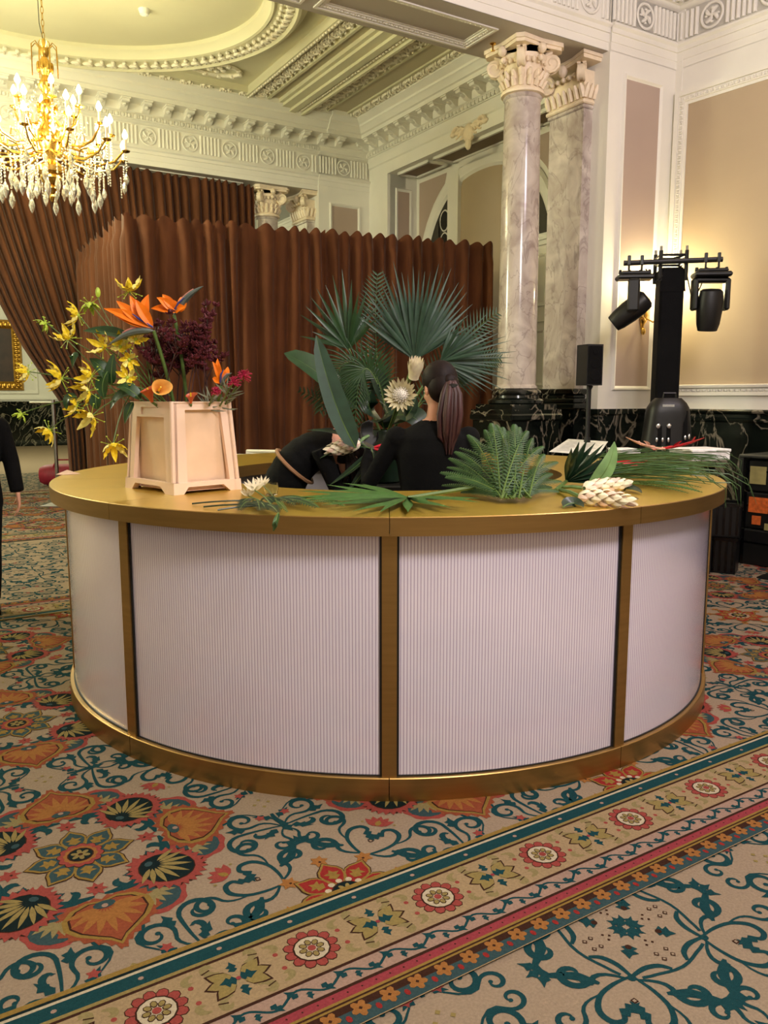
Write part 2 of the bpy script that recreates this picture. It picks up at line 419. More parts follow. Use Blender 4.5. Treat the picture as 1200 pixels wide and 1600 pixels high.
def crossmotif(ox, oy):
    # teal cross of leaves inside a lobed outline
    for k in range(4):
        g = dict(ox=ox, oy=oy, rot=pi/2*k)
        for sg in (1, -1): gleaf(0.008, 0.002*sg, sg*0.5, 0.05, 0.016, TE, 3, **g)
        gleaf(0.02, 0, 0, 0.035, 0.012, TE, 3, **g)
        for px, py in ((0.07, 0), (0.085, 0.012), (0.085, -0.012)): diamond(px, py, 0.005, BR, 3, **g)
        for px, py in ((0.125, 0.02), (0.125, -0.02), (0.15, 0.018), (0.15, -0.018)): diamond(px, py, 0.009, BR, 3, **g); diamond(px, py, 0.005, GR, 4, **g)
        gribbon([(0.21*cos(q), 0.21*sin(q)) if abs(q) > 0.6 else (0.185+0.012*cos(q*5), 0.21*sin(q)) for q in [i*0.13-0.65 for i in range(11)]], [0.005]*11, TE, 2, **g)
    for k in range(4):
        g = dict(ox=ox, oy=oy, rot=pi/4+pi/2*k)
        gleaf(0.08, 0, 0, 0.06, 0.028, TE, 3, **g); ground(ellp(0.01, 0.01, 0.09, 0, 8), BR, 4, **g)
        ground(ellp(0.013, 0.013, 0.215, 0, 8), TE, 3, **g)
        for sg in (1, -1):
            gribbon([(0.21, 0), (0.17, sg*0.035), (0.15, sg*0.075), (0.155, sg*0.11)], [0.005, 0.008, 0.008, 0.005], TE, 2, **g)
def lyre(ox, oy, fl_=None):
    # scrolls around a star or cross: lyres on the diagonals, branching stems on the axes
    for k in range(4):
        g = dict(ox=ox, oy=oy, rot=pi/4+pi/2*k)
        for sg in (1, -1):
            gribbon([(0.215, sg*0.01), (0.25, sg*0.05), (0.30, sg*0.085), (0.355, sg*0.09), (0.385, sg*0.06), (0.375, sg*0.03), (0.345, sg*0.03)],
                    [0.004, 0.006, 0.007, 0.009, 0.009, 0.008, 0.006], TE, 2, **g)
            gleaf(0.36, sg*0.035, pi+sg*0.7, 0.075, 0.022, TE, 3, **g)
            vine(0.22, sg*0.015, 0.235, sg*0.155, 0.05, -sg*1.3, 0.95, sg, 0.011, TE, 2, **g)
            vine(0.3, sg*0.09, 0.40, sg*0.165, 0.045, -sg*2.0, 1.0, sg, 0.008, TE, 2, **g)
            gleaf(0.25, sg*0.09, sg*1.6, 0.07, 0.02, TE, 3, **g)
        diamond(0.30, 0, 0.011, BR, 3, **g); diamond(0.30, 0, 0.006, GR, 4, **g)
        for px, py in ((0.42, 0.06), (0.42, -0.06), (0.45, 0.03), (0.45, -0.03)): diamond(px, py, 0.007, OL, 3, **g)
        if fl_ is not None:
            for q in (-0.9, -0.45, 0, 0.45, 0.9):
                c, s_ = cos(q), sin(q)
                ground([(0.40+x*c-y*s_, x*s_+y*c) for x, y in petal(0.07, 0.016)], fl_, 3, **g)
            ground(petal(0.04, 0.012, 0.40), GO, 4, **g)
        else:
            gleaf(0.40, 0, 0, 0.09, 0.035, TE, 3, **g)
    for k in range(4):
        g = dict(ox=ox, oy=oy, rot=pi/2*k)
        for sg in (1, -1):
            gribbon([(0.24, sg*0.12), (0.27, sg*0.07), (0.31, sg*0.04), (0.35, sg*0.015)], [0.005, 0.016, 0.012, 0.006], TE, 2, **g)
        for sg in (1, -1): gleaf(0.33, 0, sg*0.9, 0.07, 0.02, TE, 3, **g)
        gleaf(0.33, 0, 0, 0.06, 0.02, TE, 3, **g)
def trunk(ox, oy, rot):
    # fan of spirals growing from the midpoint between two medallions
    for sd in (0, pi):
        g = dict(ox=ox, oy=oy, rot=rot+sd)
        gribbon([(0.21, 0), (0.17, 0.004), (0.13, -0.003), (0.09, 0)], [0.008, 0.012, 0.01, 0.006], TE, 2, **g)
        gleaf(0.17, 0, 0.2, 0.075, 0.026, TE, 3, **g)
        for sg in (1, -1):
            vine(0.20, 0, 0.085, sg*0.115, 0.06, -sg*0.4, 1.15, sg, 0.009, TE, 2, **g)
            vine(0.19, 0, 0.235, sg*0.165, 0.062, pi, 1.2, -sg, 0.010, TE, 2, **g)
            vine(0.2, 0, 0.30, sg*0.055, 0.042, sg*-2.2, 1.0, sg, 0.008, TE, 2, **g)
            vine(0.13, sg*0.01, 0.035, sg*0.19, 0.04, sg*-1.0, 1.0, sg, 0.007, TE, 2, **g)
            gleaf(0.15, sg*0.13, sg*1.9, 0.07, 0.022, TE, 3, **g)
            gleaf(0.12, sg*0.012, sg*2.2, 0.075, 0.022, TE, 3, **g)
            gleaf(0.20, sg*0.03, sg*1.0, 0.08, 0.022, TE, 3, **g)
            gcurl(0.2, sg*0.05, sg*0.7, 0.16, 0.6, 0.009, sg, TE, 2, n=10, **g)
            ground(spk(0.012, 0.022, 5, 0.10, sg*0.05), CO, 3, **g)
    for px, py in ((0.028, 0), (-0.028, 0), (0, 0.028), (0, -0.028)): diamond(px, py, 0.009, OL, 3, ox=ox, oy=oy, rot=rot)

S0, S1 = -4.0, 16.0
def sees(s, t, r=0.8):
    c, q = cos(CA), sin(CA); x, y = s*c - t*q, s*q + t*c
    return y > 1.2 - r and abs(x) < 0.52*y + r + 0.25
def hide(s, t, r=0.0):
    c, q = cos(CA), sin(CA); x, y = s*c - t*q, s*q + t*c
    return hypot(x-0.02, y-4.68) < 1.62 - r
def stripe(t0, t1, m, layer): ground([(S0, t0), (S1, t0), (S1, t1), (S0, t1)], m, layer)
def border(t0, sgn):
    # t0 is the edge on the medallion side; sgn runs towards the teal field
    T = lambda d: t0 + sgn*d
    LIFT[0] = 14; stripe(min(T(-0.004), T(0.508)), max(T(-0.004), T(0.508)), SA, 2)
    def st(a, b, m, l): stripe(min(T(a), T(b)), max(T(a), T(b)), m, l)
    st(-0.004, 0.014, GO, 3); st(0.014, 0.024, NI, 4); st(0.024, 0.034, CR, 3); st(0.034, 0.082, TE, 3); st(0.082, 0.094, OL, 3); st(0.094, 0.104, BR, 3)
    st(0.104, 0.30, SA, 3); st(0.297, 0.307, BR, 4); st(0.307, 0.374, BL, 3); st(0.374, 0.384, BR, 4); st(0.382, 0.412, PK, 3); st(0.412, 0.434, GO, 3); st(0.421, 0.427, BR, 4)
    st(0.434, 0.458, BR, 3); st(0.458, 0.505, SL, 3)
    LIFT[0] = 14
    n0, n1 = int(S0/0.436)-1, int(S1/0.436)+1
    for i in range(n0, n1):
        s = 0.949 + 0.436*(i-2); t = T(0.197)
        if not sees(s, t, 0.5): continue
        near = hypot(s, t) < 6
        for k in range(12): ground(ellp(0.021, 0.018, 0.061, 0, 8 if near else 5), BR, 4, ox=s, oy=t, rot=2*pi*k/12); ground(ellp(0.018, 0.0155, 0.061, 0, 8 if near else 5), CO, 5, ox=s, oy=t, rot=2*pi*k/12)
        ground(ellp(0.054, 0.054), BR, 6, s, t); ground(ellp(0.049, 0.049), CR, 7, s, t)
        for k in range(8): ground(ellp(0.013, 0.01, 0.026, 0, 7), BR, 8, ox=s, oy=t, rot=2*pi*k/8); ground(ellp(0.010, 0.0075, 0.026, 0, 7), OL, 9, ox=s, oy=t, rot=2*pi*k/8)
        ground(ellp(0.012, 0.012), CO, 10, s, t)
        s2 = s + 0.218
        for sg, a in ((1, 0.0), (-1, pi)):
            for q, mm, sc in ((0, BR, 1.12), (1, OL, 1.0)):
                for qa in (-0.65, 0, 0.65):
                    c, z = cos(qa), sin(qa)
                    ground([(0.012+x*c-y*z, x*z+y*c) for x, y in petal(0.075*sc, 0.022*sc)], mm, 4+q, ox=s2, oy=t, rot=a)
            gleaf(0.004, 0, 0, 0.05, 0.022, TE, 6, ox=s2, oy=t, rot=a)
            gleaf(0.028, 0, 0, 0.045, 0.017, TE, 4, ox=s2, oy=t, rot=a+pi/2)
        ground(ellp(0.007, 0.007, n=8), PK, 7, s2, t)
        for sx in (1, -1):
            for sy in (1, -1):
                gcurl(s2+sx*0.035, t+sy*0.048, 0 if sx > 0 else pi, 0.13, 0.8, 0.011, sx*sy, SG, 4, n=10)
                gcurl(s2+sx*0.10, t+sy*0.075, 0 if sx > 0 else pi, 0.10, 0.7, 0.009, -sx*sy, SG, 4, n=10)
                ground(ellp(0.008, 0.008, n=7), CO, 4, s2+sx*0.12, t+sy*0.03)
                gribbon([(s2+sx*0.055, t+sy*0.07), (s2+sx*0.08, t+sy*0.062)], [0.002, 0.002], BR, 5)
        # blush lozenges on the teal band, dots on the pink, vine, gold flowers
        for j in range(4):
            x = s + 0.109*j
            ground(ellp(0.008, 0.007, n=7), BL, 4, x, T(0.058)) if j % 2 == 0 else None
        for j in range(10): diamond(s+0.0436*j, T(0.397), 0.0035, BR, 4)
        for j in range(3):
            x = s+0.1453*j
            gribbon([(x+0.0121*q, T(0.34)+0.018*sin(2*pi*q/12)) for q in range(13)], [0.004]*13, TE, 4)
            gleaf(x+0.03, T(0.345), 2.2, 0.045, 0.015, TE, 5); gleaf(x+0.1, T(0.335), -0.9, 0.045, 0.015, TE, 5); gleaf(x+0.06, T(0.34), -1.6, 0.03, 0.012, TE, 5)
        for j in range(5):
            x = s+0.0872*j
            ground(scal(0.017, 0.029, 5, 4, ph=0.3), ORG, 5, x, T(0.462)); diamond(x, T(0.462), 0.006, BR, 6)
            ground(ellp(0.008, 0.012, n=7), RD, 5, x+0.0436, T(0.48))
    LIFT[0] = 0

PT = 1.32
def medfield(t_lo, rows):
    for i in range(-5, 13):
        for j in range(rows+1):
            s, t = 0.513+PT*i, t_lo+0.645+PT*j
            if j < rows and sees(s, t, 0.9) and not hide(s, t, 0.55): medallion(s, t, hypot(s, t) < 7)
            ss, tt = s+PT/2, t-PT/2
            if sees(ss, tt, 0.9) and not hide(ss, tt, 0.5): redstar(ss, tt); lyre(ss, tt, CO)
            if j < rows and sees(s+PT/2, t) and not hide(s+PT/2, t, 0.35): trunk(s+PT/2, t, pi/2)
            if sees(s, tt) and not hide(s, tt, 0.35): trunk(s, tt, 0)
def tealfield(t_lo, t_hi, t_first, s_first):
    n = int((t_hi-t_first)/PT*2)+1
    for i in range(-5, 13):
        for j in range(0, n+1):
            t = t_first + PT/2*j; s = s_first + PT*i + (PT/2 if j % 2 else 0)
            if t > t_hi-0.1 or not sees(s, t, 0.7): continue
            crossmotif(s, t); lyre(s, t)
            if t_lo+0.15 < t < t_hi-0.15: trunk(s+PT/2, t, pi/2)
fl.add([(-40, -40, 0), (40, -40, 0), (40, 40, 0), (-40, 40, 0)], [(0, 1, 2, 3)], GR, False)
medfield(2.055, 3)
border(2.055, -1)
# teal field on the near side of the border, running down and away from the border
for i in range(-3, 10):
    for j in range(0, 8):
        s = 1.768 + PT*i + (PT/2 if j % 2 else 0); t = 1.455 - PT/2*j
        if sees(s, t, 0.7): crossmotif(s, t); lyre(s, t)
        if sees(s+PT/2, t, 0.7): trunk(s+PT/2, t, pi/2)

border(6.02, 1); tealfield(6.53, 9.3, 6.9, 0.4)

border(9.85, -1); medfield(9.85, 3)
border(13.85, 1); tealfield(14.4, 18.0, 14.9, 0.9)
floor = struct('floor', fl, car_mats, rot=CA, sharp=None)
# ================================================================ the hall: walls, beams, ceiling
PL, SO, RE = 0, 1, 2
UW = 7.2; UL = -3.9; U0 = 1.65          # right wall, left wall, middle of the hall
ZA, ZF0, ZF1, ZC = 4.87, 5.11, 5.43, 5.84   # architrave foot, frieze, cornice foot, cornice top
ENT = [(0.006, ZA), (0.006, 4.945), (0.012, 4.947), (0.012, 5.025), (0.026, 5.027), (0.026, 5.07), (0.05, 5.09), (0.05, ZF0), (0.0, ZF0+0.008), (0, ZF1-0.01),
       (0.03, ZF1), (0.05, 5.455), (0.07, 5.46), (0.07, 5.535), (0.10, 5.55), (0.10, 5.66), (0.34, 5.665), (0.34, 5.72), (0.37, 5.73), (0.41, 5.80), (0.43, 5.81), (0.43, ZC), (0.47, 5.87), (0.52, 5.90), (0.52, 6.03), (0, 6.03)]
def ent_u(mb, u0, u1, v, sg, prof=ENT, m=0):
    # entablature facing -v (sg=-1) or +v, running along u
    mb.strip(prof, [(u0, v, 0, sg), (u1, v, 0, sg)] if sg > 0 else [(u1, v, 0, sg), (u0, v, 0, sg)], m)
    for u in (u0, u1): mb.add([(u, v+o*sg, z) for o, z in prof], [list(range(len(prof)))], m, False)
def ent_v(mb, v0, v1, u, sg, prof=ENT, m=0):
    mb.strip(prof, [(u, v0, sg, 0), (u, v1, sg, 0)] if sg < 0 else [(u, v1, sg, 0), (u, v0, sg, 0)], m)

# shared pieces of ornament --------------------------------------------------
def scroll_unit(L=0.3, Wd=0.2, h=0.055):
    b = MB()
    for sg in (1, -1):
        pts = []
        for i in range(15):
            a = i/14*2*pi*1.25; r = Wd*0.36*(1-i/17)
            pts.append((sg*L*0.25 + r*cos(a)*1.05, sg*r*sin(a), 0))
        b.tube(pts, [h*0.42]*15, 5, 0, False)
        for q in range(5):
            a = q*1.256+sg; b.ell((sg*L*0.25+0.38*Wd*cos(a), 0.36*Wd*sin(a)*sg, 0), (0.022, 0.013, h*0.6), 6, 4)
        b.ell((sg*L*0.25, 0, 0), (0.018, 0.018, h*0.7), 6, 4)
    b.ell((0, 0, 0), (0.03, Wd*0.3, h*0.7), 6, 4)
    return b.mesh('scroll_ornament', M['relief'])
SCROLL = scroll_unit(); SCROLL_W = scroll_unit(0.34, 0.26, 0.06)
def patera_mesh():
    b = MB()   # roundel in the x-z plane, facing -y
    b.lathe([(0.122, 0), (0.128, 0.012), (0.118, 0.02), (0.104, 0.016), (0.1, 0.006)], 20, T=Matrix.Rotation(radians(90), 4, 'X'), cap=False)
    T = Matrix.Rotation(radians(90), 4, 'X')
    for i in range(4):
        a = pi/4+i*pi/2
        pts = [(0.085*q*cos(a+0.9*(1-q)), 0.085*q*sin(a+0.9*(1-q)), 0.012) for q in (0.15, 0.4, 0.65, 0.85, 1.0)]
        b.tube(pts, [0.012, 0.018, 0.02, 0.016, 0.01], 6, T=T)
        b.ell((0.062*cos(a+0.75), 0.062*sin(a+0.75), 0.008), (0.02, 0.014, 0.012), 7, 4, T=T)
    b.ell((0, 0, 0.01), (0.022, 0.022, 0.014), 8, 5, T=T)
    return b.mesh('frieze_medallion', M['plaster'])
PATERA = patera_mesh()
def flute_mesh(n=6, p=0.056):
    b = MB()
    for i in range(n):
        x = (i-(n-1)/2)*p; pr = [(x-p*0.36, 0), (x-p*0.28, -0.014), (x, -0.022), (x+p*0.28, -0.014), (x+p*0.36, 0)]
        b.prism(pr, 5.145, 5.40, 'z')
    return b.mesh('frieze_flutes', M['plaster'])
FLUTES = flute_mesh()
def modillion_mesh():
    b = MB()    # bracket: x across, projects to -y, hangs from z=5.66
    out = [(0, 5.545), (-0.05, 5.55), (-0.09, 5.575), (-0.13, 5.61), (-0.18, 5.612), (-0.205, 5.63), (-0.205, 5.66), (0, 5.66)]
    b.prism(out, -0.05, 0.05, 'x'); b.box(-0.062, 0.062, -0.225, 0.0, 5.645, 5.664)
    b.tube([(-0.052, -0.185, 5.628), (0.052, -0.185, 5.628)], 0.018, 8); b.tube([(-0.054, -0.03, 5.575), (0.054, -0.03, 5.575)], 0.026, 8)
    b.ell((0, -0.11, 5.588), (0.034, 0.06, 0.02), 8, 5)
    return b.mesh('modillion', M['plaster'])
MODIL = modillion_mesh()
def eggrow(L, n, r=0.03):
    b = MB()
    for i in range(n): b.ell((L*(i+0.5)/n, 0, 0), (L/n*0.36, r*0.8, r), 6, 5)
    for i in range(n): b.box(L*i/n-L/n*0.08, L*i/n+L/n*0.08, -r*0.7, r*0.3, -r*0.9, r*0.9)
    return b
def ornaments_u(parent, us_med, us_fl, v, sg):
    rz = 0 if sg < 0 else pi
    for u in us_med: part('frieze_medallion', PATERA, parent, (u, v, 5.272), (0, 0, rz))
    for u in us_fl: part('frieze_flutes', FLUTES, parent, (u, v, 0), (0, 0, rz))

def panel_frame(mb, x0, x1, z0, z1, y, w=0.06, d=0.025, m=0, mp=1, inner=True):
    # raised moulding round a wall panel in the x-z plane, facing -y
    pr = [(0, 0), (0.25*w, d), (0.55*w, d*0.9), (0.75*w, d*0.45), (w, 0.004)]
    R = [[(x0+o, y-h, z0+o), (x1-o, y-h, z0+o), (x1-o, y-h, z1-o), (x0+o, y-h, z1-o)] for o, h in pr]
    vs = [p for r in R for p in r]; fs = []
    for i in range(len(pr)-1):
        for j in range(4): fs.append((i*4+j, i*4+(j+1) % 4, i*4+4+(j+1) % 4, i*4+4+j))
    mb.add(vs, fs, m, False)
    if inner: mb.add(R[-1], [(0, 1, 2, 3)], mp, False)

DADO = [(0.05, 0), (0.05, 0.16), (0.035, 0.19), (0.02, 0.2), (0.02, 1.28), (0.045, 1.29), (0.05, 1.31), (0.03, 1.33), (0.03, 1.36), (0.06, 1.375), (0.07, 1.395), (0.06, 1.41), (0, 1.413)]
Tv = Matrix.Rotation(radians(-90), 4, 'Z')    # local x -> -v, local -y (front) -> -u : things on the right wall

# ---- right wall of the middle bay, with the arched recess ------------------
wr = MB()
wr.box(UW, UW+0.3, 11.7, 12.45, 0, 5.9); wr.box(UW, UW+0.3, 6.0, 7.45, 0, 5.9); wr.box(UW, UW+0.3, 7.45, 11.7, 5.1, 5.9)
wr.box(7.72, 8.0, 7.3, 11.9, 0, 5.3); wr.box(UW, 7.72, 11.7, 11.9, 0, 5.1); wr.box(UW, 7.72, 7.3, 7.45, 0, 5.1); wr.box(UW+0.3, 7.72, 7.3, 11.9, 5.1, 5.25)
# architrave round the opening
for o, w in ((0.0, 0.05), (0.05, 0.07), (0.12, 0.06)):
    d = 0.05-o*0.15
    wr.box(UW-d, UW, 11.7+o, 11.7+o+w, 0, 5.1+o+w); wr.box(UW-d, UW, 7.45-o-w, 7.45-o, 0, 5.1+o+w); wr.box(UW-d, UW, 7.45-o, 11.7+o, 5.1+o, 5.1+o+w)
ent_v(wr, 6.87, 12.4, UW, -1, [(0, 5.3), (0.02, 5.32), (0.02, 5.4), (0.04, ZF1)]+ENT[11:])
wall_recess = struct('wall_right', wr, [M['plaster'], M['pinkpanel'], M['brownpanel'], M['wallpanel'], M['grille'], M['void']])
def add_to(parent, name, mb, mats, **k): return mb.build(name, mats, parent, **k)
# soffit panels and reveal panel of the recess
b = MB()
for v0, v1 in ((10.75, 11.55), (8.75, 10.55), (7.6, 8.55)):
    b.box(7.31, 7.62, v0, v1, 5.085, 5.099, 1)
    for a in (7.27, 7.62): b.box(a, a+0.04, v0-0.04, v1+0.04, 5.06, 5.1, 0)
    for a in (v0-0.04, v1): b.box(7.27, 7.66, a, a+0.04, 5.06, 5.1, 0)
add_to(wall_recess, 'soffit_panel', b, [M['plaster'], M['brownpanel']])
b = MB(); panel_frame(b, 7.3, 7.62, 1.6, 4.9, 11.7, 0.05, 0.02); add_to(wall_recess, 'reveal_panel', b, [M['plaster'], M['pinkpanel']])
# big arch on the back of the recess
AV = 9.9
def arch_z(dv, a=1.70, zc=3.2, h=1.84, n=2.25): return zc + h*max(0, 1-abs(dv/a)**n)**(1/n)
b = MB(); N = 40
prof = [(0, 0.02), (0.03, 0.07), (0.09, 0.07), (0.12, 0.05), (0.16, 0.05), (0.2, 0.02)]
path = []
for i in range(N+1):
    a = pi*i/N; dv = -1.70*cos(a); z = arch_z(dv); path.append((AV+dv, z))
vs = []; fs = []
for i, (v, z) in enumerate(path):
    x0, z0 = path[max(i-1, 0)]; x1, z1 = path[min(i+1, N)]; d = hypot(x1-x0, z1-z0); nx, nz = (z1-z0)/d, -(x1-x0)/d
    for o, h in prof: vs.append((7.72-h, v+nx*o, z+nz*o))
k = len(prof)
for i in range(N):
    for j in range(k-1): fs.append((i*k+j, i*k+j+1, (i+1)*k+j+1, (i+1)*k+j))
b.add(vs, fs, 0, False)
for v in (8.0, 11.4): b.box(7.65, 7.72, v, v+0.2, 1.41, 3.25)
add_to(wall_recess, 'arch_moulding', b, [M['plaster']])
b = MB()   # spandrels: tan panels outside the arch
for sg in (1, -1):
    pts = [(AV+sg*1.72, 5.0), (AV+sg*1.72, 3.6)] + [(AV+sg*dv, arch_z(dv, 1.76, 3.24, 1.86)) for dv in (1.70, 1.62, 1.5, 1.32, 1.15, 1.0)] + [(AV+sg*0.95, 5.0)]
    b.add([(7.716, v, z) for v, z in pts], [list(range(len(pts)))], 0, False)
add_to(wall_recess, 'spandrel_panel', b, [M['pinkpanel']])
# the window inside the arch: two dark grilles with oval lights, and a tan centre panel between white pilasters
for sg, nm in ((1, 'arched_grille'), (-1, 'arched_grille')):
    g = MB(); dvs = [0.82+0.08*i for i in range(9)]
    pts = [(AV+sg*0.82, 3.7)] + [(AV+sg*d, arch_z(d, 1.53, 3.2, 1.66)) for d in dvs if d < 1.52] + [(AV+sg*1.52, 3.7)]
    g.add([(7.71, v, z) for v, z in pts], [list(range(len(pts)))], 0, False)
    g.box(7.68, 7.71, AV+sg*1.13-0.015, AV+sg*1.13+0.015, 3.7, 4.3, 0)
    go = add_to(wall_recess, nm, g, [M['grille']])
    for z in (4.28, 3.94):
        o = MB(); T = Matrix.Translation((7.695, AV+sg*0.97, z)) @ Matrix.Rotation(radians(-90), 4, 'Y') @ Matrix.Diagonal((1.35, 1, 1, 1))
        o.lathe([(0.105, 0.0), (0.115, 0.012), (0.125, 0.0)], 20, T=T, cap=False, m=0); o.add([T @ Vector((0.107*cos(q*pi/10), 0.107*sin(q*pi/10), 0.003)) for q in range(20)], [list(range(20))], 1, False)
        for q in range(-4, 5):
            for s_ in (1, -1):
                h = sqrt(max(0.0, 0.105**2-(q*0.024)**2))*0.9
                c, z_ = cos(s_*0.8), sin(s_*0.8)
                p0 = Vector((q*0.024*c-h*z_, q*0.024*z_+h*c, 0.006)); p1 = Vector((q*0.024*c+h*z_, q*0.024*z_-h*c, 0.006))
                o.tube([T @ p0, T @ p1], 0.0025, 4, 2, False)
        o.build('oval_light', [M['plaster'], M['void'], M['grille']], go)
g = MB()
for v in (9.08, 10.45): g.box(7.64, 7.72, v, v+0.27, 1.41, 4.95)
g.box(7.65, 7.72, 9.35, 10.45, 4.97, 5.1)
add_to(wall_recess, 'window_pilaster', g, [M['plaster']])
for a, c in ((8.38, 9.08), (10.72, 11.42)):
    g = MB(); g.box(7.63, 7.72, a, c, 3.62, 3.70); g.box(7.66, 7.72, a, c, 3.56, 3.62); g.box(7.69, 7.72, a, c, 1.41, 3.56); g.box(7.66, 7.72, a, c, 2.55, 2.63); g.box(7.67, 7.72, a, c, 1.5, 1.58)
    T = Matrix.Translation((7.69, 0, 0)) @ Tv
    panel_frame(h_ := MB(), -c+0.1, -a-0.1, 2.75, 3.45, 0, 0.05, 0.025); g.add(h_.v, h_.f, 0, False, T); panel_frame(h_ := MB(), -c+0.1, -a-0.1, 1.68, 2.45, 0, 0.05, 0.025); g.add(h_.v, h_.f, 0, False, T)
    add_to(wall_recess, 'window_apron', g, [M['plaster']])
g = MB(); pts = [(9.35, 1.6), (10.45, 1.6)] + [(9.9+0.55*cos(pi*i/12), 4.66+0.32*sin(pi*i/12)) for i in range(13)]
g.add([(7.7, v, z) for v, z in pts], [list(range(len(pts)))], 0, False)
add_to(wall_recess, 'centre_panel', g, [M['wallpanel']])
g = MB(); g.strip(DADO, [(7.72, 7.45, -1, 0), (7.72, 11.7, -1, 0)]); add_to(wall_recess, 'dado', g, [M['marble_dark']])
# gilded cartouche above the recess
g = MB(); random.seed(4)
for sg in (1, -1):
    for q in range(3):
        pts = [(UW-0.05, 9.55+sg*(0.08+0.1*q+0.09*cos(a)), 5.16+0.03*q+0.075*sin(a)) for a in [i*0.6 for i in range(9)]]
        g.tube(pts, [0.03-0.002*i for i in range(9)], 6)
        g.ell((UW-0.05, 9.55+sg*(0.16+0.1*q), 5.22), (0.03, 0.07, 0.04), 8, 5)
g.ell((UW-0.04, 9.55, 5.16), (0.06, 0.12, 0.13), 12, 8); g.ell((UW-0.05, 9.55, 5.02), (0.04, 0.06, 0.09), 8, 6)
add_to(wall_recess, 'cartouche', g, [M['capital']])
for i in range(17):
    v = 7.3+0.31*i
    part('modillion', MODIL, wall_recess, (UW-0.10, v, 0), (0, 0, -pi/2))
g = eggrow(5.45, 64, 0.03); g2 = MB(); g2.add(g.v, g.f, 0, True, Matrix.Translation((UW-0.08, 12.35, 5.497)) @ Tv); add_to(wall_recess, 'egg_moulding', g2, [M['plaster']], kind='stuff')

# ---- right wall beyond the far beam, far wall, left wall, wall behind -------
w = MB(); w.box(UW, UW+0.3, 13.0, 28.2, 0, 5.9); ent_v(w, 13.1, 28, UW, -1); w.strip(DADO, [(UW, 13.1, -1, 0), (UW, 28, -1, 0)], 1)
struct('wall_right_beyond', w, [M['plaster'], M['marble_dark']])
w = MB(); w.box(UL-0.3, UW+0.3, 28.0, 28.3, 0, 5.9); ent_u(w, UL, UW, 28.0, -1); w.strip(DADO, [(UW, 28, 0, -1), (UL, 28, 0, -1)], 1)
for u in (-2.3, 1.05, 4.6): panel_frame(w, u, u+3.1, 1.62, 4.7, 28.0, 0.14, 0.05, 0, 2)
w.box(UL, UW, 27.94, 28, 1.46, 1.53)
struct('wall_far', w, [M['plaster'], M['marble_dark'], M['plaster']])
w = MB(); w.box(UL-0.3, UL, -6.3, 28.2, 0, 5.9); ent_v(w, -6, 28, UL, 1); w.strip(DADO, [(UL, 28, 1, 0), (UL, -6, 1, 0)], 1)
struct('wall_left', w, [M['plaster'], M['marble_dark']])
w = MB(); w.box(UL-0.3, 12.5, -6.3, -6.0, 0, 5.9); ent_u(w, UL, 12, -6.0, 1); w.strip(DADO, [(UL, -6, 0, 1), (12.2, -6, 0, 1)], 1)
struct('wall_behind', w, [M['plaster'], M['marble_dark']])

# ---- cross beams with frieze ------------------------------------------------
MED = [U0+0.62*k for k in range(-8, 8)]
def cross_beam(name, v0, v1, ends=True):
    w = MB()
    u0, u1 = UL, 6.25
    w.box(u0, u1, v0+0.002, v1-0.002, ZA+0.03, 5.95, 0)
    ent_u(w, u0, u1, v0, -1); ent_u(w, u0, u1, v1, 1)
    # soffit: flat with sunk panels inside a moulding
    runs = [(3.39, 5.03), (0.03, 3.27), (-1.73, -0.09)]
    edges = [UL, -1.73, -0.09, 0.03, 3.27, 3.39, 5.03, 6.25]
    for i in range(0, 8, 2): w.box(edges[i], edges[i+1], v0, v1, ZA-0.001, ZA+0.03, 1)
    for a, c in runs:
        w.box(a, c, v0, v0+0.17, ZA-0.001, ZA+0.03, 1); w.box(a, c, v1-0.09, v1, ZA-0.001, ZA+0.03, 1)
        for o, wd2, z0 in ((0, 0.025, -0.012), (0.025, 0.05, 0.004), (0.075, 0.02, 0.016)):
            x0, x1, y0, y1 = a+o, c-o, v0+0.17+o, v1-0.09-o
            mm = 1 if o == 0.025 else 0
            w.box(x0, x1, y0, y0+wd2, ZA+z0, ZA+0.04, 0); w.box(x0, x1, y1-wd2, y1, ZA+z0, ZA+0.04, 0); w.box(x0, x0+wd2, y0+wd2, y1-wd2, ZA+z0, ZA+0.04, 0); w.box(x1-wd2, x1, y0+wd2, y1-wd2, ZA+z0, ZA+0.04, 0)
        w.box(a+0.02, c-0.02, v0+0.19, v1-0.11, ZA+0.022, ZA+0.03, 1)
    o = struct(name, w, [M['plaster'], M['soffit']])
    for sg, v in ((-1, v0), (1, v1)):
        ornaments_u(o, [u for u in MED if -1 < u < 6.1], [u+0.31 for u in MED if -1 < u < 6.0], v, sg)
    eg = MB()
    for a, c in runs:
        n = int((c-a)/0.055); e = eggrow(c-a, n, 0.016); eg.add(e.v, e.f, 0, True, Matrix.Translation((a, v1-0.14, ZA+0.008)))
        e = eggrow(c-a, n, 0.016); eg.add(e.v, e.f, 0, True, Matrix.Translation((a, v0+0.22, ZA+0.008)))
        for x in (a+0.05, c-0.05):
            e = eggrow(v1-v0-0.26, 8, 0.016); eg.add(e.v, e.f, 0, True, Matrix.Translation((x, v0+0.17, ZA+0.008)) @ Matrix.Rotation(radians(90), 4, 'Z'))
    eg.build('egg_moulding', [M['plaster']], o, kind='stuff')
    return o
beam_near = cross_beam('ceiling_beam_near', 6.11, 6.87)
beam_far = cross_beam('ceiling_beam_far', 12.40, 13.16)
for i in range(26): part('modillion', MODIL, beam_far, (-1.2+0.31*i, 12.30, 0))
e = eggrow(8.2, 96, 0.03); e2 = MB(); e2.add(e.v, e.f, 0, True, Matrix.Translation((-1.0, 12.32, 5.497))); e2.build('egg_moulding', [M['plaster']], beam_far, kind='stuff')
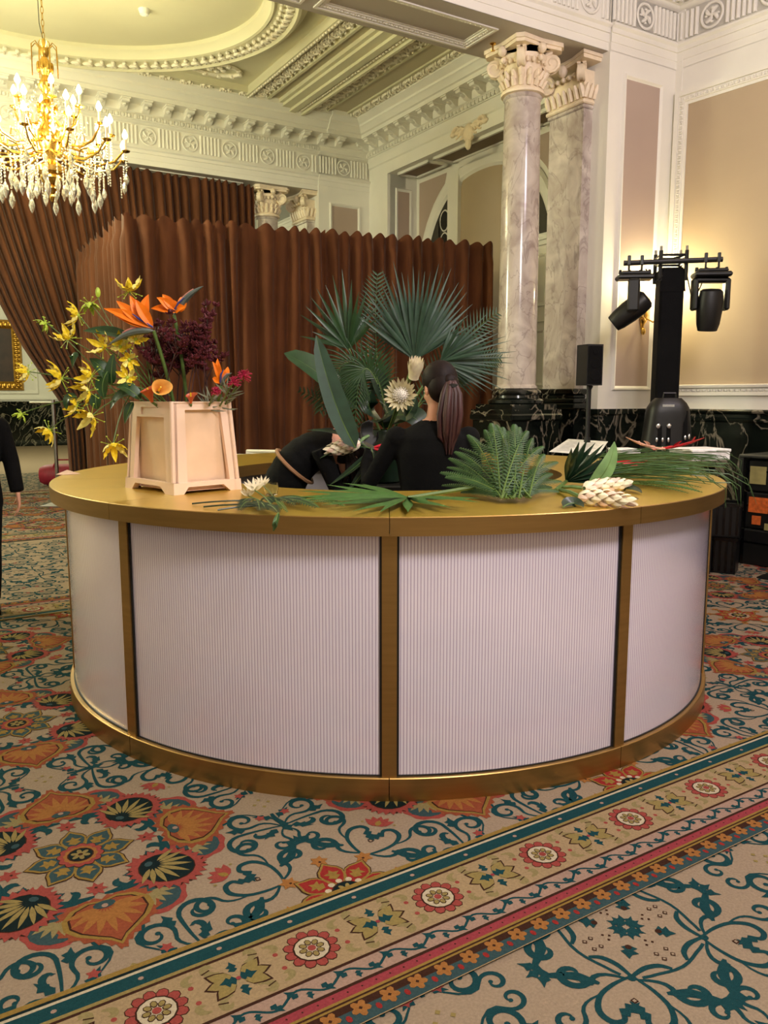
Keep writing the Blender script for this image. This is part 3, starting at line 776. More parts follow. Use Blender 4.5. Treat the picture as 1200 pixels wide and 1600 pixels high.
e = eggrow(10.0, 70, 0.045); e2 = MB(); e2.add(e.v, e.f, 0, True, Matrix.Translation((-2.8, 6.00, 5.50))); e2.build('egg_moulding', [M['plaster']], beam_near, kind='stuff')

# ---- piers where the beams meet the right wall ------------------------------
def pier(name, v0, v1, panels):
    w = MB(); w.box(6.25, UW+0.1, v0, v1, 1.41, 5.9)
    w.box(6.22, UW+0.1, v0-0.03, v1+0.03, 0, 1.36, 1); w.box(6.19, UW+0.1, v0-0.06, v1+0.06, 1.36, 1.413, 1); w.box(6.19, UW+0.1, v0-0.06, v1+0.06, 0, 0.16, 1)
    ent_u(w, 6.25, UW+0.05, v0, -1); ent_u(w, 6.25, UW+0.05, v1, 1)
    o = struct(name, w, [M['plaster'], M['marble_dark']])
    for sg, v in ((-1, v0), (1, v1)):
        ornaments_u(o, [6.71], [6.42, 7.0], v, sg)
    if panels:
        p = MB(); panel_frame(p, 6.44, 7.02, 1.60, 4.70, v0, 0.05, 0.028); p.build('wall_panel', [M['plaster'], M['pinkpanel']], o)
    return o
pier_near = pier('wall_pier_near', 6.08, 6.9, True)
pier_far = pier('wall_pier_far', 12.37, 13.19, True)

# ---- near part of the right wall (it swings out a little) -------------------
RB = radians(-52.5)                     # local +x runs from the pier towards the viewer
w = MB()
w.box(-0.2, 11.6, 0.0, 0.3, 0, 5.9)
w.strip(ENT, [(0, 0, 0, -1), (11.6, 0, 0, -1)][::-1])
w.strip(DADO, [(-0.05, 0, 0, -1), (11.6, 0, 0, -1)][::-1], 1)
w.strip([(0, 1.545), (0.03, 1.55), (0.03, 1.58), (0.02, 1.585), (0.02, 1.62), (0.045, 1.63), (0.05, 1.655), (0, 1.665)], [(0.08, 0, 0, -1), (11.6, 0, 0, -1)][::-1], 0)
P0 = W(UW, 6.12)
wall_near = struct('wall_right_near', w, [M['plaster'], M['marble_dark']], rot=RB, loc=P0)
p = MB()
for a, w_, d in ((0.07, 0.05, 0.05), (0.12, 0.055, 0.03), (0.175, 0.03, 0.015)):
    x1 = 7.0-a
    p.box(a, a+w_, -d, 0, 1.66, 4.70-a); p.box(x1-w_, x1, -d, 0, 1.66, 4.70-a); p.box(a+w_, x1-w_, -d, 0, 4.70-a-w_, 4.70-a)
p.add([(0.2, -0.006, 1.66), (6.8, -0.006, 1.66), (6.8, -0.006, 4.50), (0.2, -0.006, 4.50)], [(0, 1, 2, 3)], 1, False)
e = eggrow(2.9, 60, 0.018)
p.add(e.v, e.f, 0, True, Matrix.Translation((0.147, -0.03, 1.66)) @ Matrix.Rotation(radians(-90), 4, 'Y'))
e = eggrow(6.6, 120, 0.018); p.add(e.v, e.f, 0, True, Matrix.Translation((0.15, -0.03, 4.552)))
p.build('wall_panel', [M['plaster'], M['wallpanel']], wall_near)
for k in range(9):
    part('frieze_medallion', PATERA, wall_near, (0.42+0.61*k, 0, 5.272)); part('frieze_flutes', FLUTES, wall_near, (0.11+0.61*k, 0, 0))
e = eggrow(9, 64, 0.045); e2 = MB(); e2.add(e.v, e.f, 0, True, Matrix.Translation((0, -0.11, 5.50))); e2.build('egg_moulding', [M['plaster']], wall_near, kind='stuff')
e = eggrow(9, 150, 0.013); e2 = MB(); e2.add(e.v, e.f, 0, True, Matrix.Translation((0.05, -0.025, 1.603))); e2.build('rail_beading', [M['plaster']], wall_near, kind='stuff')

# ---- ceiling ----------------------------------------------------------------
w = MB(); w.box(UL-0.3, 13, -6.3, 6.5, 5.92, 6.1); struct('ceiling', w, [M['ceil']])
w = MB(); w.box(UL-0.3, UW+0.3, 12.8, 28.3, 5.92, 6.1); struct('ceiling_beyond', w, [M['ceil']])
w = MB(); w.box(UL-0.3, UW+0.5, 6.3, 13.0, 6.02, 6.15)
VA, VB = 6.87, 12.4
def rib(u0, u1, z, m=0): w.box(u0, u1, VA, VB, z, 6.03, m)
for sg in (1, -1):
    f = (lambda a, b: (U0+sg*(a-U0), U0+sg*(b-U0)) if sg > 0 else (U0+sg*(b-U0), U0+sg*(a-U0)))
    for a, c, z, m in ((4.82, 4.90, 5.90, 0), (4.90, 5.16, 5.965, 0), (5.16, 5.20, 5.93, 0), (5.20, 5.36, 5.975, 1), (5.36, 5.42, 5.92, 0), (5.42, 5.56, 5.88, 0), (5.56, 5.66, 5.84, 0),
                       (5.66, 5.76, 5.86, 0), (5.76, 5.80, 5.82, 0), (5.80, 5.83, 5.90, 0), (5.83, 6.16, 5.95, 0), (6.16, 6.19, 5.93, 0), (6.19, 6.50, 5.965, 1), (6.50, 6.53, 5.94, 0), (6.53, 6.72, 5.95, 0),
                       (6.72, 6.76, 5.90, 0)):
        a2, c2 = f(a, c); rib(a2, c2, z, m)
w.box(UL, UW, VA, VA+0.5, 5.90, 6.03); w.box(UL, UW, VB-0.5, VB, 5.90, 6.03)
for v in (VA+0.5, VB-0.62): w.box(-1.6, 4.9, v, v+0.12, 5.93, 6.03)
ceil = struct('ceiling_middle', w, [M['ceil'], M['ceil_dark']])
orn = MB()
def scatter(mesh_src, x, y, z, rz, sc=1.0):
    T = Matrix.Translation((x, y, z)) @ Matrix.Rotation(rz, 4, 'Z') @ Matrix.Diagonal((sc, sc, 1, 1))
    orn.add([v.co for v in mesh_src.vertices], [list(f.vertices) for f in mesh_src.polygons], 0, True, T)
for i in range(17):
    v = VA+0.65+0.29*i
    if v > VB-0.5: break
    for u, ms, sc, z in ((5.03, SCROLL, 1.15, 5.95), (5.995, SCROLL_W, 1.1, 5.935), (6.625, SCROLL, 1.0, 5.935)):
        scatter(ms, u, v, z, pi/2, sc)
e = eggrow(4.5, 56, 0.022)
for u in (5.71, 4.86): orn.add(e.v, e.f, 0, True, Matrix.Translation((u, VB-0.5, 5.86 if u > 5 else 5.9)) @ Tv)
for i in range(22): scatter(SCROLL, -1.3+0.29*i, VB-0.56, 5.928, 0, 0.55)
# the oval
OA, OB, OV = 2.5, 2.08, 9.66
prof = [(-0.10, 6.02), (-0.10, 5.97), (-0.05, 5.93), (-0.03, 5.88), (0.0, 5.87), (0.03, 5.9), (0.24, 5.87), (0.27, 5.84), (0.31, 5.85), (0.33, 5.90), (0.40, 5.94), (0.42, 6.02)]
path = []
for i in range(96):
    a = 2*pi*i/96; x, y = OA*cos(a), OB*sin(a); nx, ny = cos(a)/OA, sin(a)/OB; d = hypot(nx, ny); path.append((U0+x, OV+y, nx/d, ny/d))
o = MB(); o.strip(prof[::-1], path, 0, closed=True, smooth=True); o.build('oval_moulding', [M['ceil']], ceil)
for i in range(110):
    a = 2*pi*i/110; x, y = OA*cos(a), OB*sin(a); nx, ny = cos(a)/OA, sin(a)/OB; d = hypot(nx, ny); nx /= d; ny /= d
    r = atan2(ny, nx)
    T = Matrix.Translation((U0+x+nx*0.14, OV+y+ny*0.14, 5.875)) @ Matrix.Rotation(r+0.5, 4, 'Z')
    for q in (-1, 0, 1):
        T2 = T @ Matrix.Rotation(q*0.8, 4, 'Z'); orn.ell((0.045, 0, -0.004), (0.062, 0.022, 0.028), 6, 4, 0, T2)
    orn.ell((-0.055, 0.02, 0), (0.03, 0.03, 0.03), 6, 4, 0, T)
# spandrel wreaths in the corners
for su in (1, -1):
    for sv in (1, -1):
        cx, cy = U0+su*2.55, OV+sv*1.72
        pts = [(cx+0.34*cos(q*pi/10), cy+0.2*sin(q*pi/10), 6.0) for q in range(21)]
        orn.tube(pts, 0.03, 6, 0, False)
        for q in range(10): orn.ell((cx+0.34*cos(q*pi/5), cy+0.2*sin(q*pi/5), 5.985), (0.045, 0.035, 0.03), 6, 4)
        for q in range(5): orn.ell((cx+0.1*cos(q*1.256), cy+0.07*sin(q*1.256), 5.995), (0.05, 0.03, 0.025), 6, 4)
orn.build('ceiling_relief', [M['relief']], ceil, kind='stuff')

# ---- columns and pilasters ---------------------------------------------------
def volute(mb, x, y, z, ang, r=0.075, wd=0.07):
    T = Matrix.Translation((x, y, z)) @ Matrix.Rotation(ang, 4, 'Z')
    for sd in (-1, 1):
        pts = []
        for i in range(16):
            a = i/15*2*pi*1.4; q = r*(1-0.8*i/15); pts.append((q*cos(a+pi/2), sd*wd*0.32, q*sin(a+pi/2)))
        mb.tube(pts, [0.02-0.009*i/15 for i in range(16)], 6, 0, True, True, T)
    mb.tube([(0, -wd*0.38, 0), (0, wd*0.38, 0)], r*0.78, 12, 0, True, True, T)
def capital_round(R=0.175):
    b = MB()
    b.lathe([(R+0.005, 4.42), (R+0.035, 4.425), (R+0.04, 4.445), (R+0.03, 4.46), (R+0.008, 4.465), (R, 4.49), (R+0.002, 4.60), (R+0.012, 4.68), (R+0.05, 4.72), (R+0.055, 4.76)], 28)
    for k in range(16):
        a = 2*pi*k/16
        for z0, h, o in ((4.485, 0.07, 0.018), (4.545, 0.075, 0.014)):
            b.tube([((R+o-0.012)*cos(a), (R+o-0.012)*sin(a), z0), ((R+o+0.01)*cos(a), (R+o+0.01)*sin(a), z0+h*0.6), ((R+o+0.035)*cos(a), (R+o+0.035)*sin(a), z0+h)], [0.024, 0.024, 0.013], 6)
    for k in range(24):
        a = 2*pi*k/24; b.ell(((R+0.045)*cos(a), (R+0.045)*sin(a), 4.70), (0.018, 0.018, 0.03), 6, 4)
    for k in range(4):
        a = pi/4+k*pi/2; volute(b, 0.275*cos(a), 0.275*sin(a), 4.70, a, 0.10, 0.085)
        b.tube([(0.17*cos(a), 0.17*sin(a), 4.55), (0.24*cos(a), 0.24*sin(a), 4.65), (0.27*cos(a), 0.27*sin(a), 4.68)], [0.03, 0.035, 0.02], 8)
        a2 = k*pi/2; b.ell((0.265*cos(a2), 0.265*sin(a2), 4.79), (0.045, 0.045, 0.05), 8, 6); b.ell((0.245*cos(a2), 0.245*sin(a2), 4.71), (0.03, 0.03, 0.03), 8, 6)
    # abacus with hollowed sides and cut corners
    for z0, z1, e in ((4.80, 4.83, 0.0), (4.83, 4.868, 0.018)):
        pts = []
        for k in range(4):
            a = pi/4+k*pi/2
            c = 0.36+e; t = 0.04
            pts += [(c*cos(a)+t*sin(a), c*sin(a)-t*cos(a)), (c*cos(a)-t*sin(a), c*sin(a)+t*cos(a))]
            m = k*pi/2+pi/2
            for q in (-0.13, -0.06, 0, 0.06, 0.13):
                d = 0.235+e+0.25*abs(q)**1.3*0.6
                pts.append((d*cos(m)+q*sin(m), d*sin(m)-q*cos(m)))
        b.prism(pts, z0, z1, 'z')
    return b.mesh('capital', M['capital'])
CAPM = capital_round()
def shaft_mesh():
    b = MB(); pr = []
    for i in range(13):
        t = i/12; pr.append((0.196-0.022*t**1.8, 1.66+2.72*t))
    b.lathe([(0.215, 1.62), (0.215, 1.635), (0.2, 1.655)]+pr+[(0.185, 4.39), (0.19, 4.405), (0.18, 4.42)], 40)
    return b.mesh('shaft', M['marble'])
SHAFT = shaft_mesh()
def base_mesh():
    b = MB(); b.lathe([(0.27, 1.46), (0.285, 1.475), (0.285, 1.5), (0.265, 1.515), (0.235, 1.525), (0.23, 1.55), (0.25, 1.56), (0.255, 1.58), (0.245, 1.6), (0.215, 1.615), (0.2, 1.62)], 36)
    b.box(-0.29, 0.29, -0.29, 0.29, 1.41, 1.462)
    return b.mesh('base', M['marble_dark'])
BASEM = base_mesh()
def ped_mesh():
    b = MB(); b.box(-0.31, 0.31, -0.31, 0.31, 0.16, 1.3); b.box(-0.34, 0.34, -0.34, 0.34, 0, 0.16); b.bbox(-0.34, 0.34, -0.34, 0.34, 1.3, 1.37, 0.015); b.box(-0.325, 0.325, -0.325, 0.325, 1.37, 1.41)
    return b.mesh('pedestal', M['marble_dark'])
PEDM = ped_mesh()
def column(u, v, label):
    t = thing('marble_column', label, 'column', W(u, v), RA, 'marble columns carrying the beams')
    part('pedestal', PEDM, t); part('base', BASEM, t); part('shaft', SHAFT, t); part('capital', CAPM, t)
column(5.51, 6.49, 'pale marble column under the near beam, its whole shaft in view')
column(5.51, 12.78, 'far marble column showing only its top above the brown booth curtain')
def pilaster(u0, u1, v0, v1, label):
    t = thing('marble_pilaster', label, 'pilaster', W((u0+u1)/2, (v0+v1)/2), RA, 'square marble pilasters at the piers')
    hu, hv = (u1-u0)/2, (v1-v0)/2
    b = MB(); b.box(-hu-0.05, hu, -hv-0.05, hv+0.05, 0, 1.41); b.build('pedestal', M['marble_dark'], t)
    b = MB(); 
    for z0, z1, e in ((1.41, 1.47, 0.09), (1.47, 1.52, 0.08), (1.52, 1.56, 0.05), (1.56, 1.62, 0.065)): b.bbox(-hu-e, hu, -hv-e, hv+e, z0, z1, 0.012)
    b.build('base', M['marble_dark'], t)
    b = MB(); b.box(-hu, hu, -hv, hv, 1.62, 4.40); b.bbox(-hu-0.02, hu, -hv-0.02, hv+0.02, 4.38, 4.42, 0.01); b.build('shaft', M['marble'], t)
    b = MB(); b.box(-hu-0.01, hu, -hv-0.01, hv+0.01, 4.42, 4.74)
    b.bbox(-hu-0.035, hu, -hv-0.035, hv+0.035, 4.42, 4.46, 0.012)
    for s_ in (-1, 1): volute(b, -hu-0.06, s_*(hv+0.01), 4.70, pi+s_*-0.7, 0.095, 0.085)
    for q in range(7):
        y = -hv+2*hv*q/6
        b.tube([(-hu-0.01, y, 4.48), (-hu-0.04, y, 4.56), (-hu-0.06, y, 4.6)], [0.028, 0.03, 0.014], 6); b.ell((-hu-0.05, y, 4.7), (0.03, 0.024, 0.026), 7, 5)
    for q in range(3):
        for s_ in (-1, 1): b.tube([(-hu+2*hu*q/2, s_*(hv+0.01), 4.48), (-hu+2*hu*q/2, s_*(hv+0.04), 4.56), (-hu+2*hu*q/2, s_*(hv+0.06), 4.6)], [0.028, 0.03, 0.014], 6)
    b.ell((-hu-0.07, 0, 4.78), (0.05, 0.05, 0.06), 8, 6)
    ab = [(-hu-0.12, -hv-0.1), (hu, -hv-0.1), (hu, hv+0.1), (-hu-0.12, hv+0.1), (-hu-0.06, hv*0.5), (-hu-0.05, 0), (-hu-0.06, -hv*0.5)]
    b.prism(ab, 4.80, 4.868, 'z'); b.prism([(x*1.0-0.015*(x < 0), y*1.04) for x, y in ab], 4.835, 4.866, 'z')
    b.build('capital', M['capital'], t)
pilaster(6.13, 6.25, 6.29, 6.78, 'square marble pilaster on the near pier beside the whole column')
pilaster(6.11, 6.25, 12.53, 13.03, 'square marble pilaster at the far pier, mostly hidden by the booth curtain')
# ================================================================ the round bar
M['gold'] = mat('brushed gold metal', (172, 138, 84), 0.36, 0.95, var=0.08, vscale=4, bump=0.04, bscale=300, stretch=(1, 1, 12))
M['goldtop'] = mat('gold top with painted reflection', (206, 172, 70), 0.3, 0.6, var=0.05, vscale=5)  # same gold metal, yellow reflected from the walls put into its colour
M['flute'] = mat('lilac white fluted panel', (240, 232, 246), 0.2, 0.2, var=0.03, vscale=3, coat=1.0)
M['fluterib'] = mat('panel rib lilac tint', (166, 150, 178), 0.3, coat=1.0)  # inner ribs as they show through the clear face
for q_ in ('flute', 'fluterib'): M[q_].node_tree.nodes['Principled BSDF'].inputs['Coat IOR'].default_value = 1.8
M['seam'] = mat('black seam', (14, 10, 8), 0.6, var=0.1)
M['cabinet'] = mat('grey inner cabinet', (150, 146, 142), 0.45, var=0.05)
BX, BY = 0.02, 4.68; RT, RP, RI, HT = 1.81, 1.74, 0.985, 1.107
bar = thing('circular_bar', 'round bar counter with white fluted panels, gold posts, gold plinth and gold top', 'bar', (BX, BY, 0))
def ring_sector(mb, r0, r1, z0, z1, a0, a1, n, m=0, b=0.0, mt=None):
    # a0,a1 in degrees measured from the side facing the viewer (-y), positive to the right
    P = lambda r, a, z: (r*sin(a), -r*cos(a), z)
    vs = []; k = 0
    pr = [(r0, z0), (r1, z0), (r1, z1-b), (r1-b, z1), (r0, z1)] if b else [(r0, z0), (r1, z0), (r1, z1), (r0, z1)]
    q = len(pr)
    for i in range(n+1):
        a = radians(lerp(a0, a1, i/n))
        for r, z in pr: vs.append(P(r, a, z))
    for i in range(n):
        for j in range(q): 
            f = (i*q+j, (i+1)*q+j, (i+1)*q+(j+1) % q, i*q+(j+1) % q)
            mb.add([vs[x] for x in f], [(0, 1, 2, 3)], mt if (mt is not None and j == q-2) else m, j != q-1)
    mb.add([vs[j] for j in range(q)], [list(range(q))], m, False); mb.add([vs[n*q+j] for j in range(q)], [list(range(q))[::-1]], m, False)
def merged(mb):
    return mb
POSTS = [-39.0, 0.0, 33.2, 72.0, 108.0, 144.0, 180.0, 219.0, 251.0, 286.0]
POSTS = sorted(((a+180) % 360)-180 for a in [-39.0, 0.0, 33.2, 72.0, 108.0, 144.0, 180.0, 216.0, 249.0, 285.0])
PW = 0.92   # half width of a post, degrees
def weld(o, d=1e-4):
    bm = bmesh.new(); bm.from_mesh(o.data); bmesh.ops.remove_doubles(bm, verts=bm.verts, dist=d); bm.to_mesh(o.data); bm.free()
    o.data.set_sharp_from_angle(angle=radians(35)); return o
for i, a in enumerate(POSTS):
    a2 = POSTS[(i+1) % len(POSTS)] + (360 if i == len(POSTS)-1 else 0)
    n = max(8, int((a2-a)/1.5))
    # post
    b = MB(); ring_sector(b, RP-0.05, RP+0.012, 0.095, HT-0.07, a-PW, a+PW, 4); weld(b.build('post', M['gold'], bar))
    b = MB(); ring_sector(b, RP-0.05, RP+0.022, 0.0, 0.095, a+0.05, a2-0.05, n, 0, 0.003); weld(b.build('plinth', M['gold'], bar))
    b = MB(); ring_sector(b, RI, RT, HT-0.07, HT, a+0.04, a2-0.04, n, 0, 0.003, 1); weld(b.build('counter_top', [M['gold'], M['goldtop']], bar))
    # fluted panel: rounded ribs between the posts
    b = MB(); ribs = int(radians(a2-a-2*PW)*RP/0.0125); st = 4; vs = []; fs = []; ms = []
    for q in range(ribs*st+1):
        aa = radians(lerp(a+PW, a2-PW, q/(ribs*st))); ph = (q % st)/st
        r = RP-0.004+0.0006*abs(sin(pi*ph)); vs += [(r*sin(aa), -r*cos(aa), 0.095), (r*sin(aa), -r*cos(aa), HT-0.07)]
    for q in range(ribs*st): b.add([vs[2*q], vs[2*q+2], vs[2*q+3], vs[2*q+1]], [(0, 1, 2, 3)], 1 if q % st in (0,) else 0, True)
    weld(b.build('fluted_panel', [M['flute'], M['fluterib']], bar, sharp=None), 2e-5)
    b = MB(); 
    for e, sg in ((a+PW, 1), (a2-PW, -1)): ring_sector(b, RP-0.02, RP+0.004, 0.095, HT-0.07, e, e+sg*0.28, 1) if sg > 0 else ring_sector(b, RP-0.02, RP+0.004, 0.095, HT-0.07, e+sg*0.28, e, 1)
    ring_sector(b, RP-0.02, RP+0.003, 0.095, 0.099, a+PW, a2-PW, n); b.build('panel_seam', M['seam'], bar)
    b = MB(); ring_sector(b, RI+0.06, RI+0.09, 0.02, HT-0.07, a+0.1, a2-0.1, n); ring_sector(b, RI+0.06, RP-0.06, 0.55, 0.57, a+0.1, a2-0.1, n); weld(b.build('inner_cabinet', M['cabinet'], bar))

# ================================================================ brown curtains
def velvet(name, rgb):
    m = mat(name, rgb, 0.75, var=0.3, vscale=5, bump=0.15, bscale=60, sheen=0.15, spec=0.1, stretch=(1, 1, 0.25))
    return m
M['velvet'] = velvet('rust brown velvet', (92, 54, 32)); M['velvet2'] = velvet('rust brown velvet darker', (86, 51, 31))
def curtain_panel(L, H, n, seed, amp=0.055, top=0.035, lean=0.0):
    rnd = random.Random(seed); ph = [rnd.uniform(0, 6.28) for _ in range(6)]; b = MB(); nu = n*12
    warp = [rnd.uniform(-0.3, 0.3) for _ in range(n+2)]
    def F(s, t):
        x = s*L; k = s*n; i = int(min(k, n-1)); fr = k-i
        kk = k + 0.25*sin(k*0.9+ph[0]) + (0.3*sin(k*0.37+ph[1]) + 0.25*sin(k*1.7+ph[4]))*(1-t)**0.7
        w = abs(sin(pi*kk))**0.8*2-1
        d = -amp*(0.75+0.25*sin(k*0.61+ph[2]))*w*(0.65+0.35*t if t < 0.97 else 0.5) + 0.02*sin(2*pi*k*0.5+ph[3]+2*t)
        z = H*t
        if t > 0.985: z += top*abs(sin(pi*kk+0.3))**1.5 + 0.008*sin(k*3.1)
        return (x + 0.015*sin(4*t+k), d+lean*(1-t), z)
    ts = [0, .1, .2, .32, .45, .58, .7, .8, .88, .94, .97, .985, 1.0]
    vs = [F(i/nu, t) for i in range(nu+1) for t in ts]; m = len(ts)
    b.add(vs, [(i*m+j, (i+1)*m+j, (i+1)*m+j+1, i*m+j+1) for i in range(nu) for j in range(m-1)], 0, True)
    return b
def curtain_run(t, p0, p1, H, k, pleats, seed, m, amp=0.055, top=0.035):
    d = Vector(p1)-Vector(p0); L = d.length; rz = atan2(d.y, d.x)
    for i in range(k):
        b = curtain_panel(L/k+0.02, H, pleats, seed+i, amp, top)
        o = b.build('curtain_panel', m, t, sharp=None); q = Vector(p0)+d*(i/k); o.location = q; o.rotation_euler = (0, 0, rz)
booth = thing('curtain_booth', 'rust brown velvet curtain booth standing behind the bar, pleated on a pipe frame', 'curtain booth', (0, 0, 0))
F0, F1 = (-2.82, 9.2, 0), (1.40, 10.90, 0); B0 = (-4.25, 11.65, 0)
ZB = 3.46
curtain_run(booth, F0, F1, ZB, 4, 7, 3, M['velvet'], 0.085, 0.055)
curtain_run(booth, B0, F0, ZB, 2, 8, 11, M['velvet2'], 0.07, 0.07)
curtain_run(booth, F1, (0.3, 12.0, 0), ZB, 1, 7, 17, M['velvet2'])
for p, q_ in ((F0, (0.2, 0.22)), (F1, (-0.2, 0.2)), (B0, (0.25, -0.1))):
    b = MB(); b.tube([(p[0]+q_[0], p[1]+q_[1], 0), (p[0]+q_[0], p[1]+q_[1], ZB-0.05)], 0.024, 10); b.box(p[0]+q_[0]-0.2, p[0]+q_[0]+0.2, p[1]+q_[1]-0.2, p[1]+q_[1]+0.2, 0, 0.012); b.build('pole', M['steel'], booth)
back = thing('draped_curtain', 'tall rust brown curtain hung under the far beam and swept aside at its left end', 'curtain', (0, 0, 0))
q0, q1 = W(-1.0, 12.62), W(5.22, 12.62)
# swept-aside curtain: the lower left part is gathered towards the right
LEFT = [(0, 2.24), (1.2, 2.22), (1.45, 2.16), (1.72, 2.0), (2.25, 1.69), (2.9, 1.40), (3.8, 1.08), (4.9, 0.75)]
def swept(s, t, u1=5.22, H=4.84):
    k = s*34; kk = k+0.3*sin(k*0.4)+0.2*sin(k*1.3); h = t*H
    for (h0, a0), (h1, a1) in zip(LEFT, LEFT[1:]):
        if h0 <= h <= h1: left = lerp(a0, a1, (h-h0)/(h1-h0))
    u = lerp(0.75, u1, s)+(left-0.75)*(1-s)**1.7
    w = abs(sin(pi*kk))**0.8*2-1
    return u, 12.62 - 0.06*w*(0.7 if t > .97 else 1.0) + 0.02*sin(k*0.7+3*t), h + (0.03*max(0, w) if t > 0.985 else 0)
for i in range(6):
    b = MB(); nu = 80; ts = [0, .1, .2, .26, .3, .34, .38, .42, .46, .5, .58, .66, .74, .82, .9, .96, .985, 1]; m = len(ts)
    vs = [W(*swept((i+j/nu)/6, t)) for j in range(nu+1) for t in ts]
    b.add(vs, [(a*m+c, (a+1)*m+c, (a+1)*m+c+1, a*m+c+1) for a in range(nu) for c in range(m-1)]); b.build('curtain_panel', M['velvet2'], back, sharp=None)
b = MB(); b.tube([W(0.6, 12.7, 4.80), W(5.25, 12.7, 4.80)], 0.025, 8); b.build('curtain_rail', M['black'], back)
for i in range(6): b = MB(); b.tube([W(0.7+0.88*i, 12.7, 4.80), W(0.75+0.88*i, 12.7, 4.87)], 0.012, 6); b.build('rail_hanger', M['steel'], back)

# ================================================================ chandelier
M['crystal'] = mat('cut crystal', (250, 246, 236), 0.03, trans=0.85, var=0.0, coat=0.3)
M['bulb'] = mat('candle bulb', (255, 240, 200), 0.4, emit=(255, 226, 150), estr=30)
M['brass'] = mat('chandelier brass', (214, 172, 88), 0.22, 1.0, var=0.15, vscale=30)
CH = Vector((-3.52, 9.0, 0))
ch = thing('chandelier', 'brass and crystal chandelier with lit candle bulbs hanging from the oval ceiling', 'chandelier', CH)
b = MB()
prof = [(0.0, 3.58), (0.02, 3.6), (0.03, 3.64), (0.02, 3.66), (0.05, 3.70), (0.06, 3.72), (0.045, 3.75), (0.09, 3.78), (0.11, 3.82), (0.10, 3.85), (0.14, 3.88), (0.15, 3.93), (0.12, 3.96), (0.06, 4.0), (0.08, 4.08),
        (0.11, 4.15), (0.12, 4.25), (0.09, 4.33), (0.05, 4.38), (0.045, 4.45), (0.08, 4.5), (0.085, 4.55), (0.04, 4.6), (0.035, 4.66), (0.075, 4.72), (0.08, 4.76), (0.05, 4.80), (0.04, 4.84), (0.07, 4.9), (0.06, 4.96), (0.03, 5.02), (0.05, 5.06), (0.05, 5.1), (0.02, 5.14), (0.015, 5.2)]
b.lathe(prof, 20); 
for z, r, n in ((4.2, 0.13, 10), (4.52, 0.09, 8), (4.92, 0.07, 8)):
    for k in range(n): a = 2*pi*k/n; b.ell((r*cos(a), r*sin(a), z), (0.022, 0.022, 0.05), 6, 5)
b.build('centre_shaft', M['brass'], ch)
b = MB()
for i in range(12):
    z = 5.2+i*0.062; T = Matrix.Translation((0, 0, z)) @ Matrix.Rotation(pi/2*(i % 2), 4, 'Z')
    b.tube([T @ Vector((0.014*cos(q), 0, 0.036*sin(q)+0.03)) for q in [k*pi/5 for k in range(11)]], 0.004, 5, cap=False)
b.build('chain', M['brass'], ch)
b = MB(); b.lathe([(0.0, 5.93), (0.02, 5.94), (0.10, 5.97), (0.13, 6.02)], 20); b.build('ceiling_rose', M['brass'], ch)
b = MB(); b.tube([(0.015, 0, 5.95), (-0.04, 0.01, 5.6), (-0.035, 0, 5.35), (0.01, 0, 5.12)], 0.004, 5); b.build('cable', M['black'], ch)
b = MB()
for k in range(8):   # small top crown of hooked wires
    a = 2*pi*k/8; b.tube([(0.02*cos(a), 0.02*sin(a), 5.08), (0.09*cos(a), 0.09*sin(a), 5.16), (0.13*cos(a), 0.13*sin(a), 5.12), (0.135*cos(a), 0.135*sin(a), 4.85)], 0.006, 5)
b.build('top_crown', M['brass'], ch)
def arm_mesh(r, z0, z1):
    b = MB()
    b.tube([(0.06, 0, z0), (r*0.35, 0, z0-0.10), (r*0.62, 0, z0-0.14), (r*0.85, 0, z0-0.09), (r*0.98, 0, z0+0.02), (r, 0, z1-0.13)], [0.014, 0.014, 0.013, 0.012, 0.011, 0.01], 7)
    b.tube([(r*0.5, 0, z0-0.12), (r*0.55, 0, z0-0.04), (r*0.68, 0, z0-0.03), (r*0.7, 0, z0-0.09)], 0.008, 6)
    b.lathe([(0.012, 0), (0.045, 0.012), (0.05, 0.022), (0.02, 0.02), (0.014, 0.03)], 12, (r, 0, z1-0.14))
    return b.mesh('arm', M['brass'])
def candle_mesh():
    b = MB(); b.lathe([(0.012, -0.11), (0.012, 0.0), (0.0, 0.002)], 10); return b.mesh('candle_tube', M['capital'])
def bulb_mesh():
    b = MB(); b.lathe([(0.008, 0.0), (0.018, 0.018), (0.02, 0.03), (0.012, 0.052), (0.003, 0.072), (0, 0.074)], 10); return b.mesh('bulb', M['bulb'])
def drop_mesh(s=1.0):
    b = MB(); b.lathe([(0, 0), (0.008, -0.006), (0.005, -0.016), (0.022, -0.05), (0.03, -0.085), (0.018, -0.12), (0, -0.15)], 6, smooth=False)
    for i in range(6): b.ell((0, 0, 0.02+0.026*i), (0.011, 0.011, 0.013), 6, 4)
    return b.mesh('crystal_drop', M['crystal'], sharp=None)
CM, BM_, DM = candle_mesh(), bulb_mesh(), drop_mesh()
for r, z0, z1, n, ph in ((0.78, 4.10, 4.24, 12, 0.1), (0.62, 4.25, 4.44, 10, 0.35), (0.34, 4.45, 4.66, 6, 0.0)):
    am = arm_mesh(r, z0, z1)
    for k in range(n):
        a = 2*pi*k/n+ph
        ao = part('arm', am, ch, (0, 0, 0), (0, 0, a))
        part('candle_tube', CM, ao, (r, 0, z1)); part('bulb', BM_, ao, (r, 0, z1), (0, 0, 0), (1.5, 1.5, 1.35))
        part('crystal_drop', DM, ch, (r*cos(a), r*sin(a), z1-0.33))
        if r > 0.5: part('crystal_drop', DM, ch, (r*0.62*cos(a+0.2), r*0.62*sin(a+0.2), z0-0.37), (0, 0, 0.3), (1.1, 1.1, 1.3))
